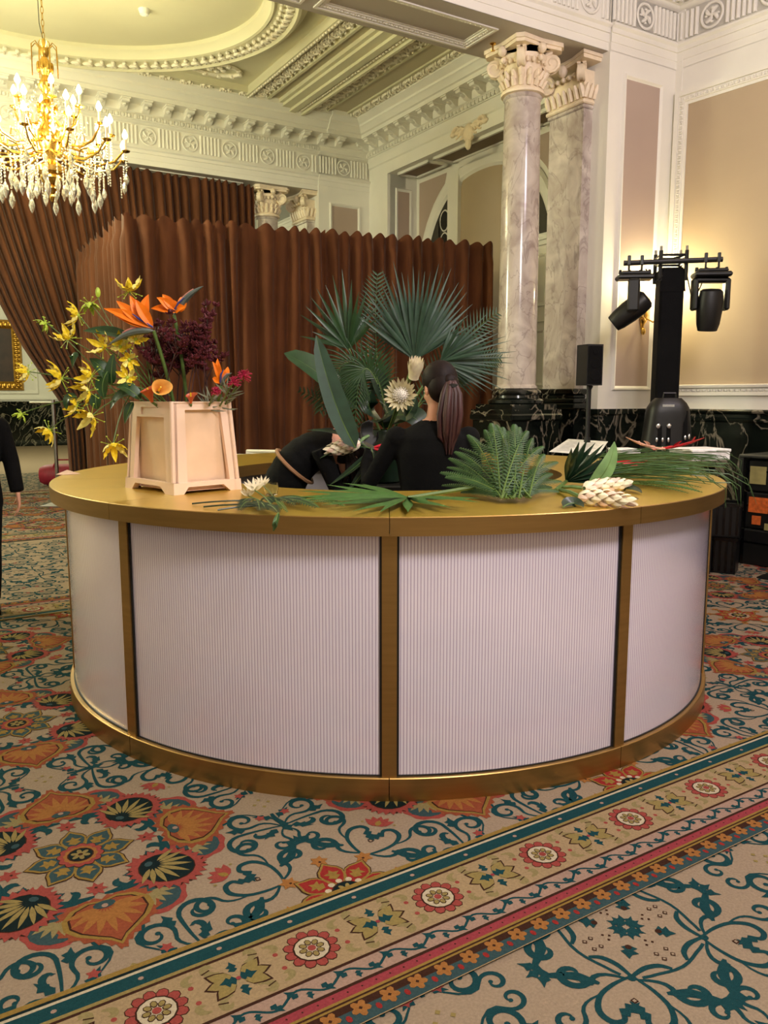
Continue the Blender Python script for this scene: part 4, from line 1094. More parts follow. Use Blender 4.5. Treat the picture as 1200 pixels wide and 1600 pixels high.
for k in range(14):
    a = 2*pi*k/14; part('crystal_drop', DM, ch, (0.22*cos(a), 0.22*sin(a), 3.82-0.03*(k % 3)), (0, 0, k), (1.0, 1.0, 1.25))
random.seed(5); b = MB()
for r0, z0, r1, z1, n in ((0.75, 4.10, 0.3, 3.95, 12), (0.6, 4.28, 0.15, 4.2, 10), (0.34, 4.48, 0.1, 4.75, 6), (0.5, 4.2, 0.16, 4.5, 12)):
    for k in range(n):
        a = 2*pi*k/n+0.1
        for i in range(11):
            t = i/10; r = lerp(r0, r1, t); z = lerp(z0, z1, t)-0.10*sin(pi*t); b.ell((r*cos(a), r*sin(a), z), (0.012, 0.012, 0.012), 5, 3)
for k in range(26):
    a = random.uniform(0, 6.28); r = random.uniform(0.2, 0.72); z = random.uniform(3.88, 4.05)
    for i in range(8): b.ell((r*cos(a), r*sin(a), z-0.028*i), (0.01, 0.01, 0.013), 5, 3)
b.build('bead_strings', M['crystal'], ch, kind='stuff', sharp=None)
for dx, dy, dz in ((0.45, 0.2, 4.2), (-0.4, 0.3, 4.2), (0.05, -0.45, 4.2)):
    lamp('chandelier_glow', CH+Vector((dx, dy, dz)), 88, (1.0, 0.97, 0.6), 0.15)

# ================================================================ wall sconce, light tower, loudspeaker
sc = thing('wall_sconce', 'gilt wall sconce glowing behind the tilted moving head light', 'wall lamp', W(6.85, 6.08, 2.38), RA)
b = MB(); b.tube([(0, 0, -0.15), (0, -0.02, 0), (0, 0, 0.22)], [0.012, 0.05, 0.02], 10); b.ell((0, -0.03, 0), (0.06, 0.03, 0.09), 10, 6); b.ell((0, -0.03, -0.16), (0.025, 0.025, 0.04), 8, 5); b.build('back_plate', M['brass'], sc)
for s_ in (-1, 1):
    b = MB(); b.tube([(0, -0.04, -0.02), (s_*0.06, -0.1, -0.07), (s_*0.12, -0.12, -0.02), (s_*0.12, -0.12, 0.09)], 0.009, 7); b.lathe([(0.01, 0.09), (0.035, 0.1), (0.03, 0.115), (0.012, 0.115)], 12, (s_*0.12, -0.12, 0)); ao = b.build('arm', M['brass'], sc)
    part('candle_tube', CM, ao, (s_*0.12, -0.12, 0.23)); part('bulb', BM_, ao, (s_*0.12, -0.12, 0.23), (0, 0, 0), (1.5, 1.5, 1.3))
    lamp('sconce_glow', W(6.85, 6.08, 0)+Matrix.Rotation(RA, 3, 'Z') @ Vector((s_*0.12, -0.17, 2.69)), 20, (1.0, 0.88, 0.5), 0.04)

tw = thing('light_tower', 'tall black covered light tower with a cross bar at its top, before the right wall', 'light stand', (2.68, 7.85, 0), radians(-6))
b = MB(); b.bbox(-0.108, 0.108, -0.12, 0.12, 0.05, 2.72, 0.02)
b.add([(-0.10, -0.122, 2.68), (0.10, -0.122, 2.68), (0.116, -0.126, 2.5), (-0.116, -0.126, 2.5)], [(0, 1, 2, 3)])
b.build('cloth_cover', M['blackcloth'], tw)
b = MB(); b.bbox(-0.28, 0.28, -0.28, 0.28, 0, 0.05, 0.01); b.build('base_plate', M['black'], tw)
b = MB()
for x in (-0.115, 0.115):
    for y in (-0.115, 0.115): b.tube([(x, y, 2.6), (x, y, 2.87)], 0.018, 8); b.tube([(x, y, 2.87), (x, y, 2.91)], 0.012, 8, 1)
for z in (2.77, 2.83): 
    for y in (-0.115, 0.115): b.tube([(-0.115, y, z), (0.115, y, z)], 0.012, 6)
    for x in (-0.115, 0.115): b.tube([(x, -0.115, z), (x, 0.115, z)], 0.012, 6)
b.tube([(-0.115, -0.115, 2.77), (0.115, -0.115, 2.83)], 0.008, 6)
b.build('truss_end', [M['black'], M['steel']], tw)
b = MB(); b.tube([(-0.455, -0.16, 2.755), (0.42, -0.16, 2.775)], 0.024, 10); b.build('cross_bar', M['black'], tw)
b = MB(); b.tube([(-0.26, -0.17, 2.70), (-0.17, -0.18, 2.58), (-0.10, -0.15, 2.64)], 0.006, 5); b.build('cable', M['black'], tw)
b = MB(); b.tube([(0.1, -0.15, 2.7), (0.15, -0.19, 2.46), (0.22, -0.18, 2.50), (0.3, -0.17, 2.7)], 0.006, 5); b.build('cable', M['black'], tw)
def moving_head(label, loc, rz, yoke_side, tilt):
    # hangs from the cross bar: clamps, base, yoke, head
    t = thing('moving_head_light', label, 'stage light', loc, rz); t.scale = (0.82, 0.82, 0.82)
    for x in (-0.07, 0.07): b = MB(); b.tube([(x, -0.035, 0.02), (x, -0.035, -0.1)], 0.012, 8); b.bbox(x-0.018, x+0.018, -0.05, -0.02, -0.03, 0.075, 0.006); b.build('clamp', M['black'], t)
    b = MB(); b.bbox(-0.20, 0.20, -0.14, 0.10, -0.19, -0.135, 0.018); b.bbox(-0.16, 0.16, -0.12, 0.08, -0.14, -0.10, 0.015)
    for x in (-0.16, -0.06, 0.06, 0.16): b.lathe([(0.02, -0.12), (0.016, -0.08), (0, -0.075)], 8, (x, -0.02, 0))
    b.build('light_base', M['black'], t)
    T = Matrix.Translation((0, -0.02, 0)) @ Matrix.Rotation(yoke_side, 4, 'Z')
    b = MB(); b.bbox(-0.19, 0.19, -0.06, 0.06, -0.25, -0.19, 0.02, T=T)
    for s_ in (-1, 1): b.bbox(s_*0.175-0.03, s_*0.175+0.03, -0.065, 0.065, -0.55, -0.2, 0.02, T=T)
    b.build('yoke', M['black'], t)
    T2 = T @ Matrix.Translation((0, 0, -0.5)) @ Matrix.Rotation(tilt, 4, 'X')
    b = MB(); pr = [(0.0, 0.19), (0.09, 0.185), (0.125, 0.16), (0.14, 0.06), (0.14, -0.06), (0.125, -0.2), (0.105, -0.27), (0.095, -0.275), (0.09, -0.262)]
    b.lathe(pr[::-1], 24, T=T2 @ Matrix.Diagonal((1, 0.9, 1, 1))); ho = b.build('head', M['black'], t)
    b = MB(); b.lathe([(0, -0.25), (0.05, -0.256), (0.092, -0.264)], 20, T=T2 @ Matrix.Diagonal((1, 0.9, 1, 1))); b.build('lens', M['blackgloss'], ho)
    return t
Tw = Matrix.Translation((2.68, 7.85, 0)) @ Matrix.Rotation(radians(-6), 4, 'Z')
moving_head('black moving head light tilted to the left, hung before the glowing sconce', Tw @ Vector((-0.355, -0.16, 2.757)), radians(-6), radians(78), radians(52))
moving_head('black moving head light pointing straight down, hung at the outer end of the cross bar', Tw @ Vector((0.325, -0.16, 2.77)), radians(-6), radians(4), radians(8))
sp = thing('loudspeaker_stand', 'slim black pole stand under the small loudspeaker', 'speaker stand', (1.90, 7.62, 0))
b = MB(); b.tube([(0, 0, 0.25), (0, 0, 1.64)], 0.022, 10); b.tube([(0, 0, 1.1), (0, 0, 1.16)], 0.03, 10); b.tube([(0, 0, 1.6), (0.02, 0, 1.64)], 0.02, 8); b.build('pole', M['black'], sp)
for k in range(3):
    a = 2*pi*k/3+0.4; b = MB(); b.tube([(0, 0, 0.75), (0.42*cos(a), 0.42*sin(a), 0.02)], 0.014, 8); b.tube([(0, 0, 0.3), (0.21*cos(a), 0.21*sin(a), 0.385)], 0.008, 6); b.build('leg', M['black'], sp)
ls = thing('loudspeaker', 'small black box loudspeaker raised on a pole against the marble pilaster', 'speaker', (1.90, 7.62, 1.64), radians(12))
b = MB(); b.prism([(-0.09, 0.09), (-0.075, -0.1), (0.08, -0.1), (0.09, 0.09)], 0, 0.37, 'z'); b.build('cabinet', M['black'], ls)
b = MB(); b.bbox(-0.068, 0.068, -0.112, -0.098, 0.015, 0.355, 0.006)
for z in (0.09, 0.2, 0.3): b.lathe([(0.052 if z < 0.25 else 0.03, 0), (0.045 if z < 0.25 else 0.02, 0.006), (0, 0.003)], 16, T=Matrix.Translation((0, -0.112, z)) @ Matrix.Rotation(radians(90), 4, 'X'))
b.build('grille', M['blackcloth'], ls)

# black bag with buckles leaning on the tower, standing on a case
M['bagbuckle'] = mat('shiny buckle', (230, 232, 236), 0.15, 0.9, var=0.05)
cs = thing('flight_case', 'black flight case carrying the bag beside the light tower', 'case', (2.58, 7.22, 0), radians(-6))
b = MB(); b.bbox(-0.29, 0.29, -0.22, 0.2, 0, 0.86, 0.02); b.build('case_body', M['black'], cs)
b = MB()
for x in (-0.295, 0.275):
    b.box(x, x+0.02, -0.225, 0.205, 0, 0.86)
b.box(-0.295, 0.295, -0.225, 0.205, 0.845, 0.865); b.build('case_edge', M['black'], cs)
bg = thing('black_bag', 'shiny black bag with silver buckles at the foot of the light tower', 'bag', (2.50, 7.22, 0.865), radians(-6)); bg.scale = (0.82, 0.82, 1.0)
b = MB()
def bagf(s, t):
    a = 2*pi*s; h = t
    r = 1.0 if t < 0.82 else sqrt(max(0.02, 1-((t-0.82)/0.18)**2*0.6))
    e = 1.05*(1-0.3*t)
    c, s_ = cos(a), sin(a)
    return (0.28*r*e*abs(c)**0.5*(1 if c > 0 else -1), 0.17*r*abs(s_)**0.7*(1 if s_ > 0 else -1), 0.66*h)
b.grid(bagf, 36, 16); b.add([(0.2*0.35*cos(k*pi/6), 0.17*0.38*sin(k*pi/6), 0.655) for k in range(12)], [list(range(12))])
b.build('bag_body', M['crate'] if 'crate' in M else M['black'], bg)
b = MB(); b.tube([(-0.07, -0.06, 0.64), (-0.06, -0.06, 0.70), (0.06, -0.06, 0.70), (0.07, -0.06, 0.64)], 0.012, 6); b.build('handle', M['black'], bg)
b = MB(); 
for x in (-0.11, -0.02, 0.15): b.blade([(x, -0.175, 0.1), (x, -0.185, 0.3), (x, -0.15, 0.55)], 0.022, (0, -1, 0)); 
b.build('strap', M['blackcloth'], bg)
b = MB()
for x, z in ((-0.13, 0.42), (-0.02, 0.42), (-0.14, 0.30), (-0.08, 0.30), (-0.02, 0.30), (-0.14, 0.22), (-0.08, 0.22), (-0.02, 0.22), (0.15, 0.32), (0.19, 0.33)): b = MB(); b.ell((x, -0.186, z), (0.022 if z > 0.4 else 0.012, 0.008, 0.022), 8, 5); b.build('buckle', M['bagbuckle'], bg)
b = MB(); b.box(-0.09, 0.03, -0.165, -0.155, 0.585, 0.605); b.build('name_plate', M['bagbuckle'], bg)

# equipment table and cases at the right edge
M['label_o'] = mat('orange case label', (196, 92, 34), 0.6, var=0.3, vscale=30); M['label_y'] = mat('yellowed case label', (150, 140, 88), 0.6, var=0.2, vscale=12)
M['tabletop'] = mat('dark table top', (52, 54, 48), 0.5, var=0.1)
Te0 = W(UW, 6.12) + Matrix.Rotation(radians(-52.5), 3, 'Z') @ Vector((1.8, -0.40, 0))
et = thing('equipment_table', 'dark topped equipment table along the right wall beyond the bar', 'table', tuple(Te0), radians(-52.5))
b = MB(); b.bbox(-0.45, 1.6, -0.29, 0.29, 0.985, 1.015, 0.008); b.build('table_top', M['tabletop'], et)
for x, y in ((-0.42, -0.27), (-0.42, 0.27), (1.57, -0.27), (1.57, 0.27)):
    b = MB(); b.box(x-0.02, x+0.02, y-0.02, y+0.02, 0, 0.985); b.build('leg', M['black'], et)
Te = Matrix.Translation(Te0) @ Matrix.Rotation(radians(-52.5), 4, 'Z')
def case(label, x, y, z, sx, sy, sz, labels=()):
    t = thing('equipment_case', label, 'case', Te @ Vector((x, y, z)), radians(-52.5))
    b = MB(); b.bbox(-sx/2, sx/2, -sy/2, sy/2, 0.0, sz, 0.012); b.build('case_body', M['black'], t)
    b = MB()
    for q in (-1, 1): b.box(q*sx/2-0.012, q*sx/2+0.012, -sy/2-0.006, -sy/2+0.02, 0, sz); 
    b.box(-sx/2, sx/2, -sy/2-0.006, -sy/2+0.01, sz*0.62, sz*0.66); b.build('case_edge', M['steel'] if False else M['blackgloss'], t)
    for lx0, lx1, lz0, lz1, mm in labels:
        b = MB(); b.box(lx0, lx1, -sy/2-0.009, -sy/2, lz0, lz1); b.build('paper_label', M[mm], t)
case('wide black case with pale yellow labels, topmost under the equipment table', 0.40, 0.0, 0.68, 1.55, 0.5, 0.29, ((-0.75, -0.60, 0.07, 0.23, 'label_y'), (-0.57, -0.50, 0.08, 0.22, 'label_y'), (0.0, 0.25, 0.07, 0.22, 'label_y')))
case('black case with orange labels under the equipment table, below the yellow labelled one', 0.40, 0.0, 0.34, 1.55, 0.52, 0.33, ((-0.74, -0.56, 0.15, 0.29, 'label_o'), (-0.70, -0.62, 0.04, 0.12, 'label_o'), (-0.58, -0.52, 0.0, 0.06, 'label_y'), (0.1, 0.4, 0.1, 0.25, 'label_o')))
case('plain black case on the floor under the equipment table, lowest of the stack', 0.40, 0.0, 0.0, 1.55, 0.54, 0.33)
M['crate'] = mat('black crate plastic', (14, 14, 15), 0.35, var=0.2)
def crate(label, loc, rz, s=1.0, h=0.3):
    t = thing('plastic_crate', label, 'crate', loc, rz)
    b = MB(); w, d = 0.26*s, 0.19*s
    b.box(-w, w, -d, d, 0, 0.012)
    for x0, x1, y0, y1 in ((-w, w, -d, -d+0.012), (-w, w, d-0.012, d), (-w, -w+0.012, -d, d), (w-0.012, w, -d, d)): b.box(x0, x1, y0, y1, 0, h)
    b.build('crate_wall', M['crate'], t)
    b = MB()
    b.box(-w-0.015, w+0.015, -d-0.015, -d+0.012, h-0.03, h); b.box(-w-0.015, w+0.015, d-0.012, d+0.015, h-0.03, h); b.box(-w-0.015, -w+0.012, -d, d, h-0.03, h); b.box(w-0.012, w+0.015, -d, d, h-0.03, h)
    for k in range(6): x = -w+2*w*(k+0.5)/6; b.box(x-0.01, x+0.01, -d-0.012, -d, 0.02, h-0.03)
    b.build('crate_rim', M['blackgloss'], t)
crate('black plastic crate on the carpet right of the bar, lower of two', (2.98, 7.12, 0), radians(-30), 0.6, 0.32)
crate('black plastic crate stacked upper of two right of the bar', (2.98, 7.11, 0.325), radians(-24), 0.62, 0.30)
bk = thing('black_cloth_heap', 'black cloth heap lying on the carpet at the right edge', 'cloth', (3.66, 6.72, 0))
b = MB()
def heap(s, t):
    a = 2*pi*s; r = (0.36+0.05*sin(3*a+1)+0.04*sin(5*a))*(1-t)**0.75
    return (r*1.25*cos(a), r*0.7*sin(a), 0.24*t**0.8*(1+0.15*sin(4*a))*(0.8+0.2*cos(a)))
b.grid(heap, 40, 10); b.build('cloth_folds', M['blackcloth'], bk)
b = MB(); cb = [(2.9, 8.1), (3.2, 7.75), (3.45, 7.5), (3.7, 7.42), (4.0, 7.0), (4.3, 6.6)]
b.tube([(x, y, 0.008) for x, y in cb], 0.007, 6); tag(b.build('floor_cable', M['black']), 'thin black cable running over the carpet by the equipment table', 'cable')

# gilded picture frame on the far wall, red bag, chairs, sprinklers
pf = thing('gilded_frame', 'ornate gilded picture frame on the far wall at the left edge', 'picture frame', W(2.55, 27.93, 1.75), RA)
M['picture'] = mat('dark brown canvas', (58, 36, 24), 0.5, var=0.4, vscale=3)
b = MB(); b.box(-1.0, 1.0, -0.02, 0.0, 0.1, 2.0); b.build('canvas', M['picture'], pf)
b = MB(); panel_frame(b, -1.15, 1.15, 0.0, 2.15, 0.0, 0.3, 0.1, inner=False)
b.build('moulding', M['gilt'], pf)
b = MB()
for k in range(16):
    z = 0.15+k*0.125
    for x in (-1.0, 1.0): b.ell((x, -0.1, z), (0.1, 0.04, 0.05), 8, 5); b.tube([(x-0.08, -0.11, z), (x, -0.13, z+0.05), (x+0.07, -0.11, z)], 0.02, 5)
    x = -1.0+2.0*k/15
    for z2 in (0.15, 2.0): b.ell((x, -0.1, z2), (0.06, 0.04, 0.1), 8, 5)
b.build('carving', M['gilt'], pf)
M['redbag'] = mat('crimson fabric', (142, 22, 48), 0.6, var=0.2, vscale=10, bump=0.2)
rb = thing('red_bag', 'crimson holdall lying on the floor near the far left', 'bag', (-5.55, 14.2, 0), radians(8))
b = MB(); b.grid(lambda s, t: ((-0.45+0.9*t), 0.2*cos(2*pi*s)*(1-abs(2*t-1)**6*0.4), 0.19+0.19*sin(2*pi*s)*(1-abs(2*t-1)**6*0.3)), 20, 14)
for x in (-0.45, 0.45): b.add([(x, 0.12*cos(k*pi/6), 0.19+0.133*sin(k*pi/6)) for k in range(12)], [list(range(12))])
b.build('bag_body', M['redbag'], rb)
b = MB(); b.tube([(-0.2, -0.12, 0.33), (-0.15, -0.1, 0.46), (0.15, -0.1, 0.46), (0.2, -0.12, 0.33)], 0.015, 6); b.build('handle', M['redbag'], rb)
# a slim steel stand with a short arm beside the swept curtain
ss = thing('steel_stand', 'slim steel upright with a short arm beside the swept curtain', 'stand', (-4.66, 11.55, 0))
b = MB(); b.tube([(0, 0, 0.01), (0, 0, 1.5)], 0.026, 10); b.build('pole', M['steel'], ss)
b = MB(); b.tube([(-0.33, 0, 1.46), (0.0, 0, 1.46)], 0.016, 8); b.build('arm', M['steel'], ss)
b = MB(); b.box(-0.2, 0.2, -0.2, 0.2, 0, 0.012); b.build('base_plate', M['steel'], ss)
M['chairwhite'] = mat('white chair plastic', (226, 222, 206), 0.4, var=0.03)
def chair(label, loc, rz):
    t = thing('dining_chair', label, 'chair', loc, rz)
    b = MB(); b.bbox(-0.22, 0.22, -0.22, 0.22, 0.44, 0.48, 0.012); b.build('seat', M['chairwhite'], t)
    b = MB(); b.grid(lambda s, x: ((s-0.5)*0.44, 0.2+0.03*(1-(2*s-1)**2)+0.012, 0.68+0.30*x), 10, 4); b.grid(lambda s, x: ((s-0.5)*0.44, 0.2+0.03*(1-(2*s-1)**2)-0.012, 0.68+0.30*x), 10, 4)
    b.bbox(-0.225, 0.225, 0.19, 0.235, 0.965, 0.995, 0.01); b.build('backrest', M['chairwhite'], t)
    for x in (-0.2, 0.2):
        for y in (-0.2, 0.2):
            b = MB(); b.tube([(x*1.05, y*1.05, 0), (x, y, 0.45 if y < 0 else 0.7)], [0.014, 0.017], 8); b.build('leg', M['chairwhite'], t)
chair('white chair behind the bar, nearer the flower bucket', (-1.42, 7.55, 0), radians(8)); chair('white chair behind the bar, nearer the bending florist', (-1.27, 8.2, 0), radians(-15))
for px, loc, lb in ((0, W(2.9, 10.2, 5.95), 'small round smoke detector on the ceiling inside the oval'),):
    d = thing('smoke_detector', lb, 'smoke detector', loc); b = MB(); b.lathe([(0.02, 0), (0.05, 0.012), (0.055, 0.03), (0.07, 0.07)], 16); b.build('housing', M['plaster'], d)
d = thing('sprinkler', 'small brass sprinkler under the near beam beside the column', 'sprinkler', W(5.18, 6.55, 4.80)); b = MB(); b.lathe([(0.02, 0), (0.022, 0.005), (0.008, 0.01), (0.008, 0.05), (0.03, 0.06), (0.03, 0.07)], 12); b.build('head', M['brass'], d)
# ================================================================ flower bucket and its flowers
from functools import lru_cache
PITCH = radians(8.02)
def at(px, py, Y):
    # the point at depth Y seen from the camera through a point of the 1200 x 1600 frame
    xd, yu = px-600, 800-py
    f = 1270*cos(PITCH)+yu*sin(PITCH); up = yu*cos(PITCH)-1270*sin(PITCH)
    return Vector((xd/f*Y, Y, 1.53+up/f*Y))
M['bucket'] = mat('pinkish cream plastic', (236, 204, 180), 0.42, var=0.05, vscale=6)
M['bucketin'] = mat('bucket tan inner wall', (232, 198, 166), 0.5, var=0.12, vscale=5)  # slightly more tan than the outer frame
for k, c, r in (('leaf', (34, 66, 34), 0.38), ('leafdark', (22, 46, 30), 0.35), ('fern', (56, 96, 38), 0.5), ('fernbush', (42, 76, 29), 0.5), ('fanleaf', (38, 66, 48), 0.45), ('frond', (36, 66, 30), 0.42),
                ('grass', (50, 84, 38), 0.45), ('stem', (86, 112, 52), 0.5), ('paleleaf', (104, 136, 84), 0.4), ('gloyel', (236, 206, 40), 0.45), ('gloedge', (246, 226, 130), 0.45), ('glogreen', (170, 196, 60), 0.45),
                ('sepal', (246, 122, 10), 0.42), ('bract', (92, 104, 100), 0.42), ('bractpink', (196, 130, 120), 0.45), ('tongue', (60, 66, 140), 0.4), ('kang', (84, 20, 32), 0.7), ('kangstem', (58, 26, 24), 0.6),
                ('calla', (246, 178, 92), 0.4), ('callared', (190, 84, 40), 0.45), ('crimson', (164, 30, 66), 0.6), ('silver', (128, 132, 112), 0.5), ('cream', (244, 226, 196), 0.45), ('creamtip', (240, 204, 186), 0.5),
                ('protea', (216, 206, 168), 0.5), ('proteacore', (222, 216, 204), 0.8), ('helired', (212, 36, 58), 0.4), ('helipale', (232, 178, 150), 0.4), ('paper', (240, 238, 232), 0.6), ('foam', (244, 242, 236), 0.5), ('woody', (90, 66, 44), 0.7)):
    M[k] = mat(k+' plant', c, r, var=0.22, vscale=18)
bk_rot = radians(-45.5)
bu = thing('flower_bucket', 'square pinkish cream plastic flower bucket standing on the left of the bar top', 'bucket', (-0.945, 3.80, 1.107), bk_rot)
BWX, BWY, BH = 0.215, 0.17, 0.405     # half sizes at the foot, height
def bpt(face, s, t, off=0.0):
    # a point on one of the four sloping sides
    k = 1-0.13*t; X, Y = BWX*k, BWY*k
    if face == 0: return Vector((lerp(-X, X, s), -Y-off, t*BH))
    if face == 1: return Vector((X+off, lerp(-Y, Y, s), t*BH))
    if face == 2: return Vector((lerp(X, -X, s), Y+off, t*BH))
    return Vector((-X-off, lerp(Y, -Y, s), t*BH))
b = MB()
for f in range(4):
    b.add([bpt(f, 0, .03, -.045), bpt(f, 1, .03, -.045), bpt(f, 1, .995, -.014), bpt(f, 0, .995, -.014)], [(0, 1, 2, 3)], 0, False)
b.add([bpt(0, 0, .03, -.028), bpt(0, 1, .03, -.028), bpt(2, 0, .03, -.028), bpt(2, 1, .03, -.028)], [(0, 1, 2, 3)], 0, False)
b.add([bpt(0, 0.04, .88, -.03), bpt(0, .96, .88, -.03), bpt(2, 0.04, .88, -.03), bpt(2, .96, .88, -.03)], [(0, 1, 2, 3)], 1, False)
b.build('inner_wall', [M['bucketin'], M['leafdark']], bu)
b = MB()
def piece(f, poly, o0=-0.02, o1=0.0):
    n = len(poly); vs = [bpt(f, s, t, o0) for s, t in poly]+[bpt(f, s, t, o1) for s, t in poly]
    b.add(vs, [list(range(n, 2*n))]+[(i, (i+1) % n, n+(i+1) % n, n+i) for i in range(n)], 0, False)
for f in range(4):
    if f % 2 == 0:
        piece(f, [(0, .1), (.13, .1), (.16, .83), (.16, 1), (0, 1)]); piece(f, [(.84, .1), (1, .1), (1, 1), (.76, 1), (.76, .94), (.80, .83)])
        piece(f, [(.16, .83), (.80, .83), (.79, .86), (.17, .86)]); piece(f, [(.16, .85), (.26, .85), (.26, .945), (.16, .945)]); piece(f, [(.68, .85), (.79, .85), (.77, .945), (.68, .945)]); piece(f, [(.16, .94), (.77, .94), (.76, 1), (.16, 1)])
        piece(f, [(.26, .855), (.68, .855), (.68, .945), (.26, .945)], -0.02, -0.006)
    else:
        piece(f, [(0, .1), (.2, .1), (.2, 1), (0, 1)]); piece(f, [(.86, .1), (1, .1), (1, 1), (.80, 1)]); piece(f, [(.2, .91), (.81, .91), (.80, 1), (.2, 1)])
    piece(f, [(-.02, 0), (.13, 0), (.2, .075), (.74, .075), (.84, 0), (1.02, 0), (1.02, .125), (-.02, .125)], -0.024, 0.007)
    # rounded corner
    b.tube([bpt(f, 0, .125, -0.006), bpt(f, 0, 1, -0.006)], 0.010, 8)
b.build('outer_frame', M['bucket'], bu)
b = MB()
for f in range(4): piece(f, [(0, .985), (1, .985), (1, 1.0), (0, 1.0)], -0.018, 0.004)
b.build('rim', M['bucket'], bu)

# ---- petals and leaves as plain functions ----------------------------------
def arc(p0, d0, l, bend, n=8, g=None):
    # a centre line that leaves p0 along d0 and bends towards the vector bend
    p = Vector(p0); d = Vector(d0).normalized(); bend = Vector(bend); pts = [p.copy()]
    for i in range(n):
        d = (d+bend/n).normalized(); p = p+d*(l/n); pts.append(p.copy())
    return pts
def prof(n, w, a=0.6, b=1.0, tip=0.04):
    return [w*max(tip, (sin(pi*min(1, (i/n)**a)))**b) for i in range(n+1)]
def stemtube(parent, pts, r, m='stem', name='stem'):
    b = MB(); b.tube(pts, r, 6); return b.build(name, M[m], parent)
def bez(a, b, c, n=10):
    a, b, c = Vector(a), Vector(b), Vector(c); return [a*(1-t)**2+b*2*t*(1-t)+c*t*t for t in [i/n for i in range(n+1)]]

def petal_wavy(mb, pts, w, up, m, seed):
    rnd = random.Random(seed); k = len(pts); ww = prof(k-1, w, 0.75, 0.8, 0.12)
    vs = []
    for i, p in enumerate(pts):
        t = (pts[min(i+1, k-1)]-pts[max(i-1, 0)]).normalized(); sd = t.cross(up)
        sd = sd.normalized() if sd.length > 1e-4 else t.orthogonal().normalized(); nn = sd.cross(t)
        a = 0.35*sin(i*2.1+rnd.random()*0.8)
        vs += [p-sd*ww[i]+nn*ww[i]*(0.5+a), p, p+sd*ww[i]+nn*ww[i]*(0.5-a)]
    for i in range(k-1):
        for j in (0, 1): mb.add([vs[i*3+j], vs[i*3+j+1], vs[i*3+4+j], vs[i*3+3+j]], [(0, 1, 2, 3)], m, True)
GLO = []
def gloriosa(px, py, Y, aim, label, root, sz=1.0, green=False, seed=0):
    c = at(px, py, Y); rnd = random.Random(seed); aim = Vector(aim).normalized()
    t = thing('gloriosa_lily', label, 'flower', c, 0, 'yellow gloriosa lilies in the bucket')
    side = aim.orthogonal().normalized(); oth = aim.cross(side)
    for k in range(6):
        a = 2*pi*k/6+rnd.uniform(-.2, .2); rad = side*cos(a)+oth*sin(a); l = 0.07*sz*rnd.uniform(.85, 1.15)
        pts = arc(rad*0.006, (rad*0.9-aim*0.1), l, aim*1.8-rad*0.2, 9)
        b = MB(); petal_wavy(b, pts, 0.0125*sz, aim, 0, seed*7+k); b.build('petal', M['glogreen'] if green else (M['gloyel'] if k % 3 else M['gloedge']), t)
    b = MB()
    for k in range(6):
        a = 2*pi*k/6+0.5; rad = side*cos(a)+oth*sin(a)
        q = arc((0, 0, 0), rad-aim*0.35, 0.045*sz, -aim*0.3+rad*.3, 4); b.tube(q, 0.0012, 4); b.ell(q[-1], (0.005, 0.002, 0.003), 5, 4)
    b.ell((0, 0, 0), (0.008, 0.008, 0.008), 8, 5); b.build('stamen', M['glogreen'], t)
    r = Vector(root); rim = r+(Vector((c.x, c.y, r.z))-r).normalized()*min(.15, (c-r).length*.5); rim.z = 1.535+rnd.uniform(0, .03)   # over the rim, then down to the flower
    mid = (c+rim)/2+Vector((rnd.uniform(-.03, .03), 0, rnd.uniform(.02, .06)))
    pts = [p-c for p in bez(c-aim*0.004, mid, rim, 8)+bez(rim, (rim+r)/2+Vector((0, 0, .02)), r, 4)[1:]]
    stemtube(t, pts, 0.0028)
    return t
MOUTH = Vector((-0.945, 3.80, 1.40))
def mouth(i):
    rnd = random.Random(i*13+5); a = bk_rot; x, y = rnd.uniform(-.15, .02), rnd.uniform(-.1, .1)
    return MOUTH+Vector((x*cos(a)-y*sin(a), x*sin(a)+y*cos(a), 0))
